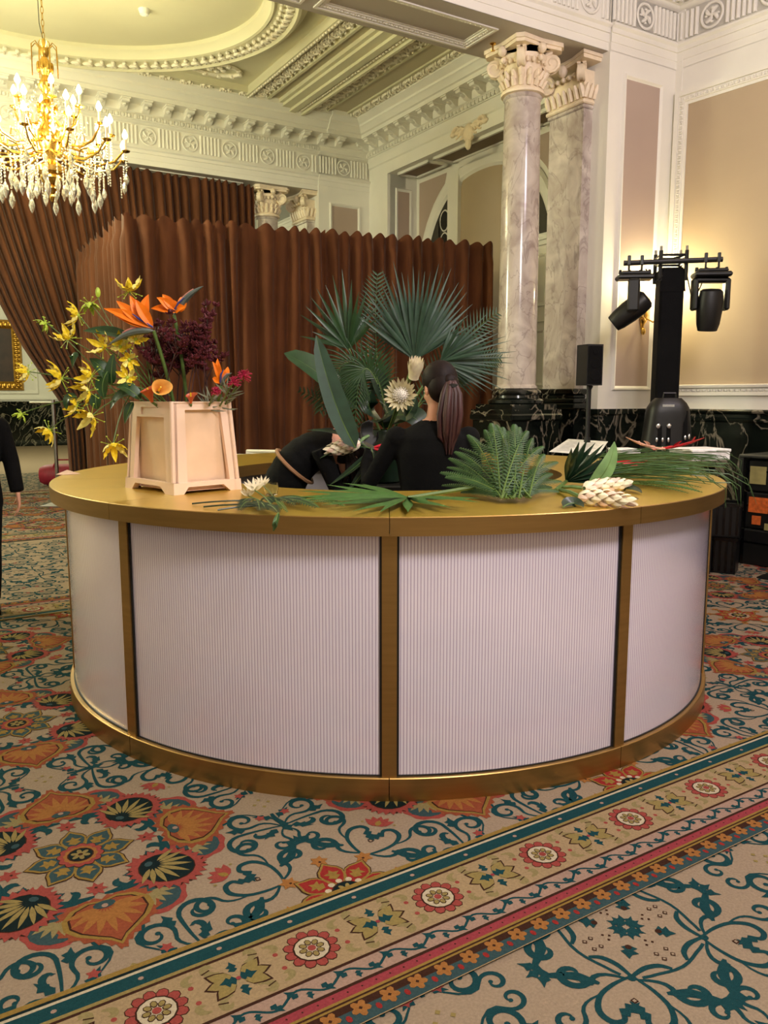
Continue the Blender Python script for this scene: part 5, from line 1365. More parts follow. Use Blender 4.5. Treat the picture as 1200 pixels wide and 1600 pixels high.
LIL = [(202, 455, 3.75, (0, -.3, 1), 'topmost yellow gloriosa lily, above the orange bird of paradise', 1.25, 0), (122, 492, 3.8, (-1, -.2, .1), 'yellow gloriosa lily with petals swept left, high among the leaves', 1.1, 0),
       (71, 505, 3.85, (-.6, -.3, -.6), 'small greenish gloriosa lily, highest at the far left', .7, 1), (107, 529, 3.75, (-.3, -.5, .8), 'yellow gloriosa lily below the one swept left, opening upward', 1.2, 0),
       (44, 581, 3.85, (-1, 0, -.1), 'yellow gloriosa lily on a long thin stem before the pale wall', 1.0, 0), (96, 592, 3.7, (-.9, -.4, .1), 'large yellow gloriosa lily reaching left at mid height', 1.35, 0),
       (162, 542, 3.7, (-.4, -.7, .4), 'yellow gloriosa lily just under the purple beak of the bird of paradise', 1.1, 0), (188, 542, 3.72, (.2, -.8, .4), 'yellow gloriosa lily between beak and burgundy flowers', 1.1, 0),
       (202, 562, 3.68, (.3, -.8, -.3), 'drooping yellow gloriosa lily next to the burgundy flowers', .9, 0), (142, 588, 3.66, (-.8, -.5, .2), 'yellow gloriosa lily in front of the dark oval leaves, upper of two', 1.25, 0),
       (138, 611, 3.66, (-.6, -.6, -.3), 'yellow gloriosa lily in front of the dark oval leaves, lower of two', 1.15, 0), (199, 590, 3.66, (.1, -1, .2), 'yellow gloriosa lily deep among leaves beside the peach calla', .9, 0),
       (119, 634, 3.66, (-.7, -.5, .1), 'pale yellow gloriosa lily low on the left of the leaves', 1.0, 0), (143, 650, 3.62, (-.5, -.7, -.5), 'broad yellow gloriosa lily hanging left of the bucket rim', 1.3, 0),
       (33, 647, 3.8, (-.4, -.3, -.8), 'small green gloriosa lily, low at the far left', .6, 1), (77, 672, 3.72, (-.5, -.4, -.6), 'yellow gloriosa lily hanging low before the dark dado', 1.1, 0),
       (177, 695, 3.62, (.3, -.5, -.8), 'lowest yellow gloriosa lily, hanging beside the bucket wall', 1.15, 0), (140, 474, 3.85, (.2, -.2, -1), 'green tinged gloriosa lily nodding near the top', .9, 1), (212, 530, 3.7, (.4, -.7, .4), 'yellow gloriosa lily partly hidden behind the burgundy flowers', 1.0, 0)]
for i, (px, py, Y, aim, lb, sz, gr) in enumerate(LIL): gloriosa(px, py, Y, aim, lb, mouth(i), sz, bool(gr), i)
# a bud, and broad leaves on the vines
bd = thing('gloriosa_bud', 'closed green gloriosa bud on a thin stem at the top left of the bunch', 'flower bud', at(153, 457, 3.85))
b = MB(); b.ell((0, 0, 0), (0.012, 0.012, 0.024), 8, 6); b.build('bud', M['glogreen'], bd); stemtube(bd, [p-at(153, 457, 3.85) for p in bez(at(153, 462, 3.85), at(160, 510, 3.85), mouth(40))], 0.0022)
def broadleaf(label, a, m_, c, w, mm='leaf', grp='dark leaves among the lilies', name='broad_leaf', fold=0.25, up=(0, -0.6, 0.8), blunt=.7):
    pts = bez(a, m_, c, 10); o = pts[0].copy(); t = thing(name, label, 'leaf', o, 0, grp)
    b = MB(); b.blade([p-o for p in pts], prof(10, w*1.35, 0.8, blunt), up, fold); b.build('leaf_blade', M[mm], t)
    b = MB(); b.tube([p-o+Vector((0, 0, -0.001)) for p in pts], [0.004-0.0003*i for i in range(11)], 5); b.build('midrib', M['stem'], t); return t
for i, (a, m_, c, w, lb) in enumerate([((205, 530), (170, 515), (130, 517), .028, 'long dark leaf pointing left behind the bird of paradise'), ((175, 600), (160, 570), (140, 560), .024, 'dark oval leaf tilted up left in the lilies'),
        ((175, 600), (172, 580), (178, 552), .02, 'upright dark leaf in the middle of the lilies'), ((168, 580), (155, 600), (163, 622), .024, 'dark oval leaf hanging between lilies'), ((150, 615), (148, 628), (152, 640), .02, 'small dark leaf under the paired lilies'),
        ((225, 615), (185, 605), (172, 640), .026, 'dark leaf arching over left of the bucket'), ((208, 628), (200, 640), (195, 662), .018, 'dark leaf hanging down against the bucket wall'),
        ((112, 560), (118, 545), (113, 575), .016, 'small leaf beneath the upward lily at left'), ((120, 620), (100, 615), (104, 640), .018, 'hanging leaf low at the far left'), ((220, 625), (200, 600), (182, 605), .024, 'broad leaf at the bucket rim on the left')]):
    Y = 3.72-0.01*i; broadleaf(lb, at(*a, Y), at(*m_, Y-.02), at(*c, Y), w)
# ---- birds of paradise
def strelitzia(label, base, tip, ups, root, Y, sz=1.0, name='bird_of_paradise'):
    o = at(*base, Y); t = thing(name, label, 'flower', o, 0, 'orange birds of paradise in the bucket')
    tp = at(*tip, Y-.02)-o; n = 9
    b = MB(); pts = [tp*(i/n)+Vector((0, 0, 0.018*sz*sin(pi*i/n))) for i in range(n+1)]
    b.tube(pts, [0.004*sz+0.017*sz*max(0, sin(pi*(i/n)**.6)) if i < n else 0.001 for i in range(n+1)], 8, flat=0.6); b.build('bract', M['bract'], t)
    b = MB(); b.tube([p+Vector((0, -0.004, 0.012*sz)) for p in pts[:7]], [0.004, .009, .01, .009, .007, .005, .002], 6); b.build('bract_edge', M['bractpink'], t)
    for i, (ux, uy) in enumerate(ups):
        e = at(ux, uy, Y-.03+0.015*(i % 3))-o; s0 = Vector((tp.x*0.12*(i % 3), -0.005, 0.012))
        m_ = (s0+e)/2+Vector((0.01*(-1)**i, -0.01, 0.012)); q = bez(s0, m_, e, 8)
        b = MB(); b.blade(q, prof(8, 0.019*sz, .85, .9), (0.3, -1, 0.2), 0.45); b.build('sepal', M['sepal'], t)
    stemtube(t, [p-o for p in bez(o, o+(Vector(root)-o)*.5+Vector((.02, 0, 0)), root)], 0.008)
    b = MB(); b.tube([(0, -.01, .015), (tp.x*.25-.005, -.03, .05), (tp.x*.4, -.035, .07)], [.004, .005, .002], 6); b.build('tongue', M['tongue'], t)
strelitzia('orange bird of paradise with a pale beak pointing left, above the lilies', (240, 517), (168, 540), [(162, 482), (182, 470), (203, 462), (212, 468), (178, 492), (232, 460)], MOUTH+Vector((-.02, .02, 0)), 3.66, 1.25)
strelitzia('orange bird of paradise with a grey green beak rising to the right', (272, 492), (318, 447), [(245, 465), (254, 460), (283, 464), (290, 480), (236, 482), (262, 470)], MOUTH+Vector((.03, .02, 0)), 3.72, 1.05)
strelitzia('small orange bird of paradise low at the right of the bucket', (345, 603), (362, 583), [(332, 565), (340, 560), (356, 573), (332, 592), (350, 578)], MOUTH+Vector((.12, .05, 0)), 3.66, .7)
# ---- burgundy kangaroo paws: branching stems with clusters of small curved flowers
def paw_mesh(seed):
    rnd = random.Random(seed); st = MB(); h = MB(); H = 0.37+0.12*rnd.random()
    lean = Vector((rnd.uniform(-.1, .1), rnd.uniform(-.06, .06), 0)); main = bez((0, 0, 0), (lean.x*.2, lean.y*.2, H*.5), (lean.x, lean.y, H*.72)); st.tube(main, [.0035-.0001*i for i in range(11)], 5)
    tips = []
    for k in range(7):
        a = rnd.uniform(0, 6.28); p0 = main[rnd.choice((7, 8, 9, 10, 10, 10))]
        e = p0+Vector((.07*cos(a)*rnd.uniform(.4, 1), .06*sin(a)*rnd.uniform(.4, 1), rnd.uniform(.03, .28*H+.02))); q = bez(p0, p0+(e-p0)*Vector((.7, .7, .3)).length*.5, e, 4); st.tube(q, .0022, 4); tips += [e, q[3], q[2]]
    for e in tips:
        for j in range(11):
            a = rnd.uniform(0, 6.28); l = rnd.uniform(.012, .026); d = Vector((cos(a), sin(a), rnd.uniform(-.1, 1.1))).normalized()
            h.tube([e, e+d*l*.6, e+d*l+Vector((0, 0, .004))], [.0026, .0046, .003], 4)
    return st.mesh('stem', M['kangstem']), h.mesh('flower_cluster', M['kang'])
random.seed(21)
for i, (px, dy) in enumerate([(232, 0), (243, .03), (254, -.05), (262, .05), (270, -.02), (281, .04), (290, -.06), (300, 0), (309, .05), (318, -.03), (326, .02), (248, .07), (275, .08), (296, -.08)]):
    sm, hm = paw_mesh(i); p = at(px, 640, 3.78+dy); p.z = 1.39
    t = thing('kangaroo_paw', 'burgundy kangaroo paw stem in the dense bunch in the middle of the bucket', 'flower', p, 0, 'burgundy kangaroo paws in the bucket'); part('stem', sm, t); ho = part('flower_cluster', hm, t); ho['kind'] = 'stuff'
sm, hm = paw_mesh(77); p = at(318, 640, 3.74); p.z = 1.39; t = thing('kangaroo_paw', 'tallest burgundy kangaroo paw, standing apart at the right of the bunch', 'flower', p, 0, 'burgundy kangaroo paws in the bucket'); part('stem', sm, t, (0, 0, 0), (0, .1, 0), (1, 1, 1.18)); ho = part('flower_cluster', hm, t, (0, 0, 0), (0, .1, 0), (1, 1, 1.18)); ho['kind'] = 'stuff'
# ---- calla lilies
def calla(label, px, py, Y, aim, root, sz=1.0, mm='calla'):
    o = at(px, py, Y); t = thing('calla_lily', label, 'flower', o, 0, 'peach calla lilies in the bucket'); q = Vector(aim).to_track_quat('Z', 'Y').to_matrix().to_4x4(); b = MB()
    def F(s, u):
        a = 2*pi*s; r = (.006+.026*u**1.3)*sz; lip = (1+cos(a))/2
        return (r*(1+.35*lip*u)*cos(a), r*sin(a), (-.045+.06*u+.018*u*lip-.01*u**4)*sz)
    b.grid(F, 20, 10, T=q); b.build('spathe', M[mm], t); b = MB(); b.tube([q @ Vector((0, 0, -.02)), q @ Vector((0, 0, .018))], [.005, .003], 6); b.build('spadix', M['gloyel'], t)
    s0 = q @ Vector((0, 0, -.045*sz)); stemtube(t, [s0]+[p-o for p in bez(o+s0, (o+s0+Vector(root))/2+Vector((0, 0, .01)), root)][1:], .006)
calla('peach calla lily turned to the viewer above the bucket rim', 250, 607, 3.56, (.45, -.8, .35), MOUTH+Vector((.02, -.05, 0)), 1.15)
calla('darker orange calla lily behind the turned peach one', 232, 612, 3.62, (-.2, -.4, 1), MOUTH+Vector((0, -.04, 0)), 1.1, 'callared')
calla('small orange calla bud low among the burgundy stems', 298, 620, 3.60, (.1, -.4, 1), MOUTH+Vector((.06, -.05, 0)), .7, 'callared')
# ---- crimson spiky flowers with silver leaves at the right edge
def grev(label, px, py, Y, root, seed, sz=1.0):
    rnd = random.Random(seed); o = at(px, py, Y); t = thing('grevillea', label, 'flower', o, 0, 'crimson flowers with silver leaves in the bucket'); b = MB()
    for k in range(70):
        a, e = rnd.uniform(0, 6.28), rnd.uniform(-.7, 1.4); d = Vector((cos(a)*cos(e), sin(a)*cos(e), sin(e))); l = .028*sz*rnd.uniform(.7, 1.2); b.tube([d*.004, d*l*.6, d*l+Vector((.006, 0, -.002))], [.0016, .0016, .0026], 4)
    h = b.build('flower_head', M['crimson'], t); h['kind'] = 'stuff'
    b = MB()
    for k in range(14):
        a = rnd.uniform(-1.2, 1.9); l = rnd.uniform(.05, .09); s0 = (Vector(root)-o)*rnd.uniform(.15, .75); d = Vector((sin(a), rnd.uniform(-.4, .2), cos(a)*.8)); b.blade(arc(s0, d, l, (rnd.uniform(-.3, .5), 0, .1), 6), prof(6, .0035, .8, .7), (0, -1, 0), .3)
    l_ = b.build('silver_leaf', M['silver'], t); l_['kind'] = 'stuff'; stemtube(t, [(0, 0, 0), (Vector(root)-o)], .004)
grev('crimson spiky flower leaning out at the right end of the bucket', 380, 588, 3.62, MOUTH+Vector((.13, .06, 0)), 3, 1.1); grev('crimson spiky flower beside the small bird of paradise, nearer the bucket', 364, 598, 3.6, MOUTH+Vector((.12, .05, 0)), 4); grev('small crimson flower head hidden low under the small bird of paradise', 335, 612, 3.6, MOUTH+Vector((.09, .03, 0)), 5, .8)

# ================================================================ the tall foliage arrangement behind the bar
AY = 5.05
pd = thing('display_pedestal', 'black pedestal inside the bar ring carrying the tall foliage arrangement', 'pedestal', (0.0, 5.12, 0)); b = MB(); b.bbox(-.2, .2, -.2, .2, .03, .96, .01); b.bbox(-.24, .24, -.24, .24, .96, 1.0, .008); b.bbox(-.24, .24, -.24, .24, 0, .03, .008); b.build('pedestal_body', M['black'], pd)
vs_ = thing('foliage_vase', 'dark green vase holding the palms and proteas behind the florist', 'vase', (0.0, 5.12, 1.0)); b = MB(); b.lathe([(.09, 0), (.11, .01), (.15, .12), (.16, .22), (.13, .30), (.12, .33), (.105, .33), (.11, .28)], 24); b.build('vase_body', M['leafdark'], vs_)
HUB = Vector((0.0, 5.12, 1.25))
def fanpalm(label, hub, tips, root, mm='fanleaf', w=.017, grp=None, up=(0, -1, .15), sag=.01):
    hub = Vector(hub); t = thing('fan_palm_leaf', label, 'leaf', hub, 0, grp); rnd = random.Random(len(tips))
    for i, tp in enumerate(tips):
        e = Vector(tp)-hub; q = bez((0, 0, 0), e*.55+Vector((0, -.02, sag)), e, 8); b = MB(); l = e.length; b.blade(q, [w*x for x in (.25, .55, .85, 1, .95, .75, .5, .25, .04)], up, .5*(1 if i % 2 else -1)*.6); b.build('leaflet', M[mm], t)
    stemtube(t, [(0, 0, 0)]+[p-hub for p in bez(hub, (hub+Vector(root))/2, root, 6)][1:], .009); return t
def fan_tips(hub_px, ang0, ang1, n, rx, ry, Y, jit=.08, seed=1, dY=.1):
    rnd = random.Random(seed); o = []
    for i in range(n):
        a = radians(lerp(ang0, ang1, i/(n-1))); k = 1-.28*abs(2*i/(n-1)-1)**2+rnd.uniform(-jit, jit); o.append(at(hub_px[0]+rx*k*cos(a), hub_px[1]-ry*k*sin(a), Y+rnd.uniform(-dY, dY)))
    return o
g_ = 'fan palms of the tall arrangement'
fanpalm('large blue green fan palm leaf standing upright above the proteas', at(648, 562, AY), fan_tips((648, 562), 150, 28, 30, 132, 148, AY, .10, 1), HUB, 'fanleaf', .0135, g_)
fanpalm('dark fan palm leaf with stiff blades at the upper left of the arrangement', at(545, 545, AY+.05), fan_tips((545, 545), 168, 42, 15, 92, 112, AY+.05, .14, 2), HUB, 'leaf', .014, g_)
fanpalm('wide fan palm leaf spreading right behind the ponytailed florist', at(688, 565, AY-.05), fan_tips((688, 565), 74, -52, 26, 108, 96, AY-.05, .16, 3), HUB, 'fanleaf', .0095, g_)
def frond(label, pts, ln, w, mm='frond', n=26, grp=None, name='palm_frond', cat='leaf', droop=.3, ang=.9, up=(0, -1, 0)):
    o = Vector(pts[0]); pts = [Vector(p)-o for p in pts]; t = thing(name, label, cat, o, 0, grp); q = bez(*pts, n); b = MB(); b.tube(q, [.004*(1-.8*i/n) for i in range(n+1)], 5); b.build('rachis', M['stem'], t); b = MB(); up = Vector(up)
    for i in range(2, n+1):
        d = (q[min(i+1, n)]-q[i-1]).normalized(); sd = d.cross(up).normalized(); l = ln*sin(pi*(.12+.83*i/n))**.7
        for s_ in (1, -1):
            dd = d*cos(ang)+sd*s_*sin(ang); b.blade(arc(q[i], dd, l, (0, 0, -droop), 5), [w*x for x in (.5, 1, .95, .7, .4, .05)], up, .3)
    l_ = b.build('leaflets', M[mm], t); l_['kind'] = 'stuff'; return t
g_ = 'feathery palm fronds of the tall arrangement'
F_ = lambda a, m_, c, Y: (at(*a, Y), at(*m_, Y-.05), at(*c, Y))
frond('feathery palm frond rising behind the gap of the two upright fans', F_((600, 640), (580, 530), (590, 430), AY+.1), .17, .006, n=30, grp=g_, droop=.05)
frond('feathery palm frond hanging to the left under the stiff fan', F_((600, 620), (540, 500), (500, 640), AY-.05), .2, .006, n=30, grp=g_, droop=.9)
frond('feathery palm frond drooping in the middle left of the proteas', F_((600, 630), (580, 520), (530, 625), AY-.1), .18, .0055, n=30, grp=g_, droop=1.0)
frond('feathery palm frond hanging straight down before the curtain', F_((590, 600), (560, 530), (555, 660), AY-.15), .16, .006, n=26, grp=g_, droop=.8)
frond('short feathery frond poking out left below the broad leaf', F_((590, 670), (530, 640), (470, 610), AY), .1, .006, n=18, grp=g_, droop=.4)
frond('feathery palm frond spreading right of the florist head, upper one', F_((650, 640), (700, 540), (775, 490), AY+.1), .16, .005, n=30, grp=g_, droop=.1)
frond('feathery palm frond spreading right of the florist head, lower one', F_((650, 640), (720, 560), (780, 560), AY+.12), .15, .005, n=30, grp=g_, droop=.2)
broadleaf('broad dark green leaf with rounded tip pointing left from the arrangement', at(560, 640, AY-.1), at(500, 575, AY-.12), at(444, 552, AY-.1), .07, 'leaf', None, fold=.3, blunt=.4)
broadleaf('tall blue green strap leaf leaning up left, before the arrangement', at(556, 700, 4.35), at(520, 640, 4.35), at(494, 524, 4.4), .046, 'fanleaf', None, fold=.35, up=(.2, -1, .2), blunt=.45)
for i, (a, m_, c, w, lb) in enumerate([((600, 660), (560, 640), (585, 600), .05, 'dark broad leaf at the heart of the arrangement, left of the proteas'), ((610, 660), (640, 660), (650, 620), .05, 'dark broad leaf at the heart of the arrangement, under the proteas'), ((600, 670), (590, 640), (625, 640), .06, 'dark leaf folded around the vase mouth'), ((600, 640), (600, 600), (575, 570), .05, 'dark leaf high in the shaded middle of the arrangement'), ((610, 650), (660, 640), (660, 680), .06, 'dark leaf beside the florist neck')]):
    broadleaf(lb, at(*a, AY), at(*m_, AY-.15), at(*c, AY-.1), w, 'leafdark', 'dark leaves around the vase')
def protea(label, px, py, Y, aim, sz, closed):
    o = at(px, py, Y); t = thing('king_protea', label, 'flower', o, 0, 'cream proteas of the arrangement'); q = Vector(aim).to_track_quat('Z', 'Y').to_matrix().to_4x4()
    for ring, n, l, tilt in ((0, 11, .085, .15 if closed else .95), (1, 11, .085, .25 if closed else .75), (2, 9, .07, .3 if closed else 1.15)):
        for k in range(n):
            a = 2*pi*(k+.5*ring)/n; T = q @ Matrix.Rotation(a, 4, 'Z'); r0 = .022+.004*ring
            pts = [T @ Vector((r0+u*l*sin(tilt)*(1 if not closed else .6*sin(2.2*u)+.05)*sz, 0, (-.03+u*l*cos(tilt)+(.02*u*u if not closed else 0))*sz)) for u in [i/6 for i in range(7)]]
            b = MB(); b.blade(pts, [.011*sz*x for x in (.6, .9, 1, 1, .85, .5, .05)], (q @ Matrix.Rotation(a, 4, 'Z')).to_3x3() @ Vector((-1, 0, .5)), .3); b.build('bract', M['protea'] if not closed else M['cream'], t)
    b = MB(); sz *= .5 if closed else 1; b.ell((0, 0, 0), (.036*sz, .036*sz, .045*sz), 14, 8, T=q); 
    for k in range(60):
        a = k*2.4; e = k/60*1.3; d = q @ Vector((cos(a)*cos(1.5-e), sin(a)*cos(1.5-e), sin(1.5-e))); b.tube([d*.03*sz, d*.048*sz], .003*sz, 4)
    b.build('flower_core', M['proteacore'], t); stemtube(t, [(0, 0, 0)]+[p-o for p in bez(o, (o+HUB)/2, HUB, 5)][1:], .008)
protea('open pale king protea with pointed bracts and woolly centre', 626, 618, 4.62, (-.1, -1, .15), 1.08, False); protea('closed cream protea above the open one, beside the florist head', 648, 580, 4.66, (.15, -.55, 1), 1.5, True)

# ================================================================ things lying on the bar top
ZT = 1.107
def top(px, py, dz=0.012):
    # the spot of the bar top seen at this point of the frame
    p = at(px, py, 1.0); k = (ZT+dz-1.53)/(p.z-1.53); return Vector((p.x*k, k, ZT+dz))
# leather fern bunch
def fernfrond(label, a, m_, c, sz=1.0, grp='leather fern fronds heaped on the bar'):
    return frond(label, (a, m_, c), .036*sz, .0032*sz, 'fernbush', 28, grp, 'fern_frond', 'fern', droop=.25, ang=1.0, up=(0, -.7, .7))
FB = top(806, 780, .02); random.seed(9)
FT = [(870, 722, .1), (876, 752, .05), (860, 782, .015), (835, 792, .012), (800, 796, .012), (722, 782, .012), (845, 765, .04), (790, 760, .1), (770, 745, .12), (825, 755, .08), (698, 745, .05), (712, 706, .1), (732, 680, .16), (768, 662, .22), (786, 668, .2), (804, 664, .2), (824, 674, .17), (848, 698, .13), (735, 772, .02), (760, 790, .012), (690, 738, .03), (703, 716, .06), (692, 758, .02), (720, 700, .1), (742, 690, .14), (758, 672, .2), (776, 664, .2), (795, 674, .18), (812, 668, .18), (832, 685, .14), (715, 770, .02), (745, 784, .015), (775, 792, .012), (700, 730, .09), (730, 725, .14), (765, 700, .18), (850, 710, .12), (862, 740, .08), (785, 705, .2), (820, 712, .16), (838, 735, .1), (740, 745, .08), (872, 768, .02), (725, 750, .05), (810, 740, .1)]
for i, (px, py, lift) in enumerate(FT):
    Y = 3.45+random.uniform(0, .25); e = at(px, py, Y); e.z = max(e.z, ZT+.02); s0 = FB+Vector((random.uniform(-.06, .06), random.uniform(-.02, .08), .005)); m_ = (s0+e)/2+Vector((0, 0, .03+lift*.3)); fernfrond('green leather fern frond in the bushy heap on the bar top', s0, m_, e, 1.1 if i < 22 else .9)
def lying(label, hub, n, a0, a1, l, w, mm, name='fan_palm_leaf', root=None, lift=.05, seed=2, grp=None):
    rnd = random.Random(seed); hub = Vector(hub); tips = []
    for i in range(n):
        a = radians(lerp(a0, a1, i/(n-1))); k = l*(1-.2*abs(2*i/(n-1)-1)+rnd.uniform(-.1, .1)); p = hub+Vector((cos(a)*k, sin(a)*k, rnd.uniform(0, lift))); p.z = max(ZT+.004, p.z); tips.append(p)
    return fanpalm(label, hub, tips, root if root is not None else hub+Vector((.2, 0, .02)), mm, w, grp, (0, -.3, 1), .012)
h = top(637, 778, .018); lying('fan palm leaf lying flat across the bar front, blades spread left', h, 17, 120, 318, .47, .02, 'fern', root=h+Vector((.28, .12, .03)), lift=.03, seed=5)
h = top(885, 752, .03); fanpalm('dark fan palm leaf lying right of the fern heap, blades rising right', h, [at(x, y, 3.75) for x, y in ((893, 700), (905, 690), (918, 686), (930, 692), (943, 694), (952, 700), (962, 708), (968, 718), (972, 728), (975, 738), (970, 748), (900, 712))], top(868, 766, .02), 'leafdark', .02, None, (0, -.6, .8), .01)
broadleaf('pale green strap leaf curving over the dark fan palm leaf', top(915, 762, .015), at(955, 745, 3.6), at(960, 690, 3.72), .03, 'paleleaf', None, fold=.15, up=(-.3, -.6, .5))
broadleaf('short dark leaf tucked under the white ginger flowers', top(880, 792, .008), top(895, 780, .02), top(912, 792, .008), .022, 'leafdark', None)
broadleaf('dark leaf tip showing right of the white ginger flowers', top(970, 765, .008), top(985, 760, .02), top(1003, 770, .01), .02, 'leafdark', None)
def ginger(label, a, c, Y0, Y1, sz=1.0, root=None):
    a, c = Vector(a), Vector(c); o = a.copy(); t = thing('ginger_flower', label, 'flower', o, 0, None); ax = (c-a); l = ax.length; d = ax.normalized(); q = d.to_track_quat('Z', 'Y').to_matrix().to_4x4(); k0 = 0
    for ring in range(8):
        u = ring/7; n = 6 if ring < 6 else 4; r = (.016+.028*sin(pi*min(1, .25+.72*u))**.8)*sz
        for k in range(n):
            aa = 2*pi*(k+.5*(ring % 2))/n; T = q @ Matrix.Translation((0, 0, u*l*.86)) @ Matrix.Rotation(aa, 4, 'Z'); b = MB()
            b.blade([T @ Vector((r*x, 0, z*sz)) for x, z in ((.3, -.012), (.75, 0), (1, .018), (1.08, .034), (.95, .05))], [.016*sz*x for x in (.6, 1, 1, .8, .15)], (T.to_3x3() @ Vector((1, 0, .2))), -.35); b.build('bract', M['cream'] if (k+ring) % 3 else M['creamtip'], t)
    b = MB(); b.tube([(0, 0, 0), ax*.9], .014*sz, 8); b.build('flower_core', M['cream'], t)
    if root is not None: stemtube(t, [(0, 0, 0), (Vector(root)-o)*.5+Vector((0, 0, .006)), Vector(root)-o], .009, 'paleleaf')
ginger('white torch ginger flower on the bar top, the upper of a crossed pair', top(915, 763, .03), top(986, 755, .035), 0, 0, .85, top(872, 762, .012)); ginger('white torch ginger flower on the bar top, nearer the front edge', top(908, 777, .03), top(990, 784, .028), 0, 0, .9, top(872, 765, .012))
# papers, foam sheets, heliconias and long grass at the right
pp = thing('paper_sheet', 'white printed sheet of paper lying behind the dark fan palm leaf', 'paper', (0, 0, 0)); b = MB(); c_ = [top(858, 706, .004), top(935, 712, .004), top(950, 690, .004), top(888, 686, .012)]; b.add([*c_, *[p+Vector((0, 0, .0015)) for p in c_]], [(0, 1, 2, 3), (4, 5, 6, 7), (0, 1, 5, 4), (1, 2, 6, 5), (2, 3, 7, 6), (3, 0, 4, 7)], 0, False); b.build('sheet', M['paper'], pp)
M['ink'] = mat('pale grey print', (176, 176, 178), 0.7, var=0.1); b = MB()
for i in range(9):
    u = .12+.085*i
    for v0, v1 in ((.1, .42), (.5, .86)): 
        A = lambda s, w: (c_[0]*(1-s)+c_[1]*s)*(1-w)+(c_[3]*(1-s)+c_[2]*s)*w+Vector((0, 0, .0019)); b.add([A(v0, u), A(v1-.06*(i % 3), u), A(v1-.06*(i % 3), u+.022), A(v0, u+.022)], [(0, 1, 2, 3)], 0, False)
b.build('print_line', M['ink'], pp, kind='stuff')
def foamsheet(label, px, py, L, Wd, H, rz):
    t = thing('foam_box', label, 'box', top(px, py, 0.0), rz); b = MB(); b.bbox(-L/2, L/2, -Wd/2, Wd/2, 0, H, .006); b.build('box_body', M['foam'], t); b = MB(); b.bbox(-L/2-.004, L/2+.004, -Wd/2-.004, Wd/2+.004, H*.78, H+.004, .004); b.build('box_lid', M['foam'], t)
foamsheet('white box under the long grass at the right end of the bar', 1092, 718, .3, .26, .075, radians(16)); foamsheet('small white box under the grass beside the dark fan palm leaf', 975, 712, .16, .2, .05, radians(10))
def heliconia(label, pts, mm, n=5, w=.018):
    q = bez(*[Vector(p) for p in pts], 12); o = q[0].copy(); t = thing('heliconia', label, 'flower', o, 0, None); q = [p-o for p in q]; b = MB(); b.tube(q, [.009]*9+[.008, .006, .004, .002], 7); b.build('stem', M[mm], t)
    for i in range(n):
        k = 3+int(i*8/n); d = (q[k+1]-q[k]).normalized(); b = MB(); b.blade(arc(q[k], d+Vector((0, 0, .25*(1 if i % 2 else -.1))), .15, d*.5, 6), prof(6, w, .6, .9), (0, -1, .3), .6); b.build('bract', M[mm], t)
heliconia('red heliconia lying over the long grass, pointing right', (top(1020, 702, .07), top(1060, 700, .08), at(1100, 684, 4.7)), 'helired', 4, .012); heliconia('pale pink heliconia bract pointing left over the grass', (top(1040, 702, .075), top(1010, 700, .075), at(978, 683, 4.75)), 'helipale', 3, .014)
heliconia('coral tipped heliconia end poking out beside the small white box', (top(1010, 722, .06), top(1000, 724, .06), top(983, 726, .05)), 'helired', 2, .012)
gr = thing('bear_grass_bundle', 'bundle of long dark green grass blades lying along the right of the bar', 'grass bundle', top(945, 735, .01)); o = top(945, 735, .01); random.seed(33); b = MB()
for i in range(130):
    f = random.random(); y0 = lerp(708, 748, f)+random.uniform(-4, 4); s0 = top(938+random.uniform(-8, 25), y0, .014+.05*random.random()*(1-abs(2*f-1))); e = top(1100+random.uniform(-50, 25), lerp(700, 750, f)+random.uniform(-8, 8), .05+.03*random.random())
    m_ = (s0+e)/2+Vector((0, 0, random.uniform(.01, .05))); q = bez(s0, m_, e, 6)
    if i % 3 == 0: q += [e+Vector((.06, -.01, -.005)), e+Vector((.11+random.uniform(0, .06), -.03, -.06)), e+Vector((.14+random.uniform(0, .06), -.05, -.15))] if random.random() < .4 else [e+Vector((.06, 0, .0)), e+Vector((.1, .02, -.03))]
    b.tube([p-o for p in q], [.0026]*(len(q)-1)+[.0008], 3, cap=False)
b.build('grass_blades', M['grass'], gr, kind='stuff')
random.seed(35)
for i in range(7):
    s0 = top(975+6*i, 752+2*(i % 3), .01); e = top(1085+random.uniform(-25, 22), 757+random.uniform(-9, 14), .012); frond('leafy yellow green sprig lying below the grass bundle', (s0, (s0+e)/2+Vector((0, 0, .02)), e), .03, .003, 'fern', 20, 'leafy sprigs lying at the right of the bar', 'leafy_sprig', 'foliage', droop=.1, ang=.5, up=(0, -.3, 1))
# star shaped white flowers, sprigs and thin stems at the left front
def starflower(label, p, sz, root):
    o = Vector(p); t = thing('star_flower', label, 'flower', o, 0, 'white star flowers on the bar front'); b = MB()
    for k in range(11):
        a = 2*pi*k/11; d = Vector((cos(a), sin(a)*.6-.3, .55+.3*sin(a))); b.blade(arc((0, 0, 0), d, .05*sz, (0, 0, .3), 5), prof(5, .006*sz, .8, .8), (0, -1, .4), .2)
    b.build('petals', M['cream'], t); b = MB(); b.ell((0, 0, .006), (.011*sz, .011*sz, .009*sz), 8, 5); b.build('flower_core', M['protea'], t); stemtube(t, [(0, 0, 0), (Vector(root)-o)*.5+Vector((0, 0, .01)), Vector(root)-o], .003)
starflower('white star flower, highest of the small bunch by the bucket', top(398, 766, .055), 1.1, top(430, 795)); starflower('white star flower in the small bunch, behind the glass', top(410, 758, .04), .9, top(440, 795)); starflower('smaller star flower low in the bunch by the bucket', top(388, 775, .03), .8, top(420, 796))
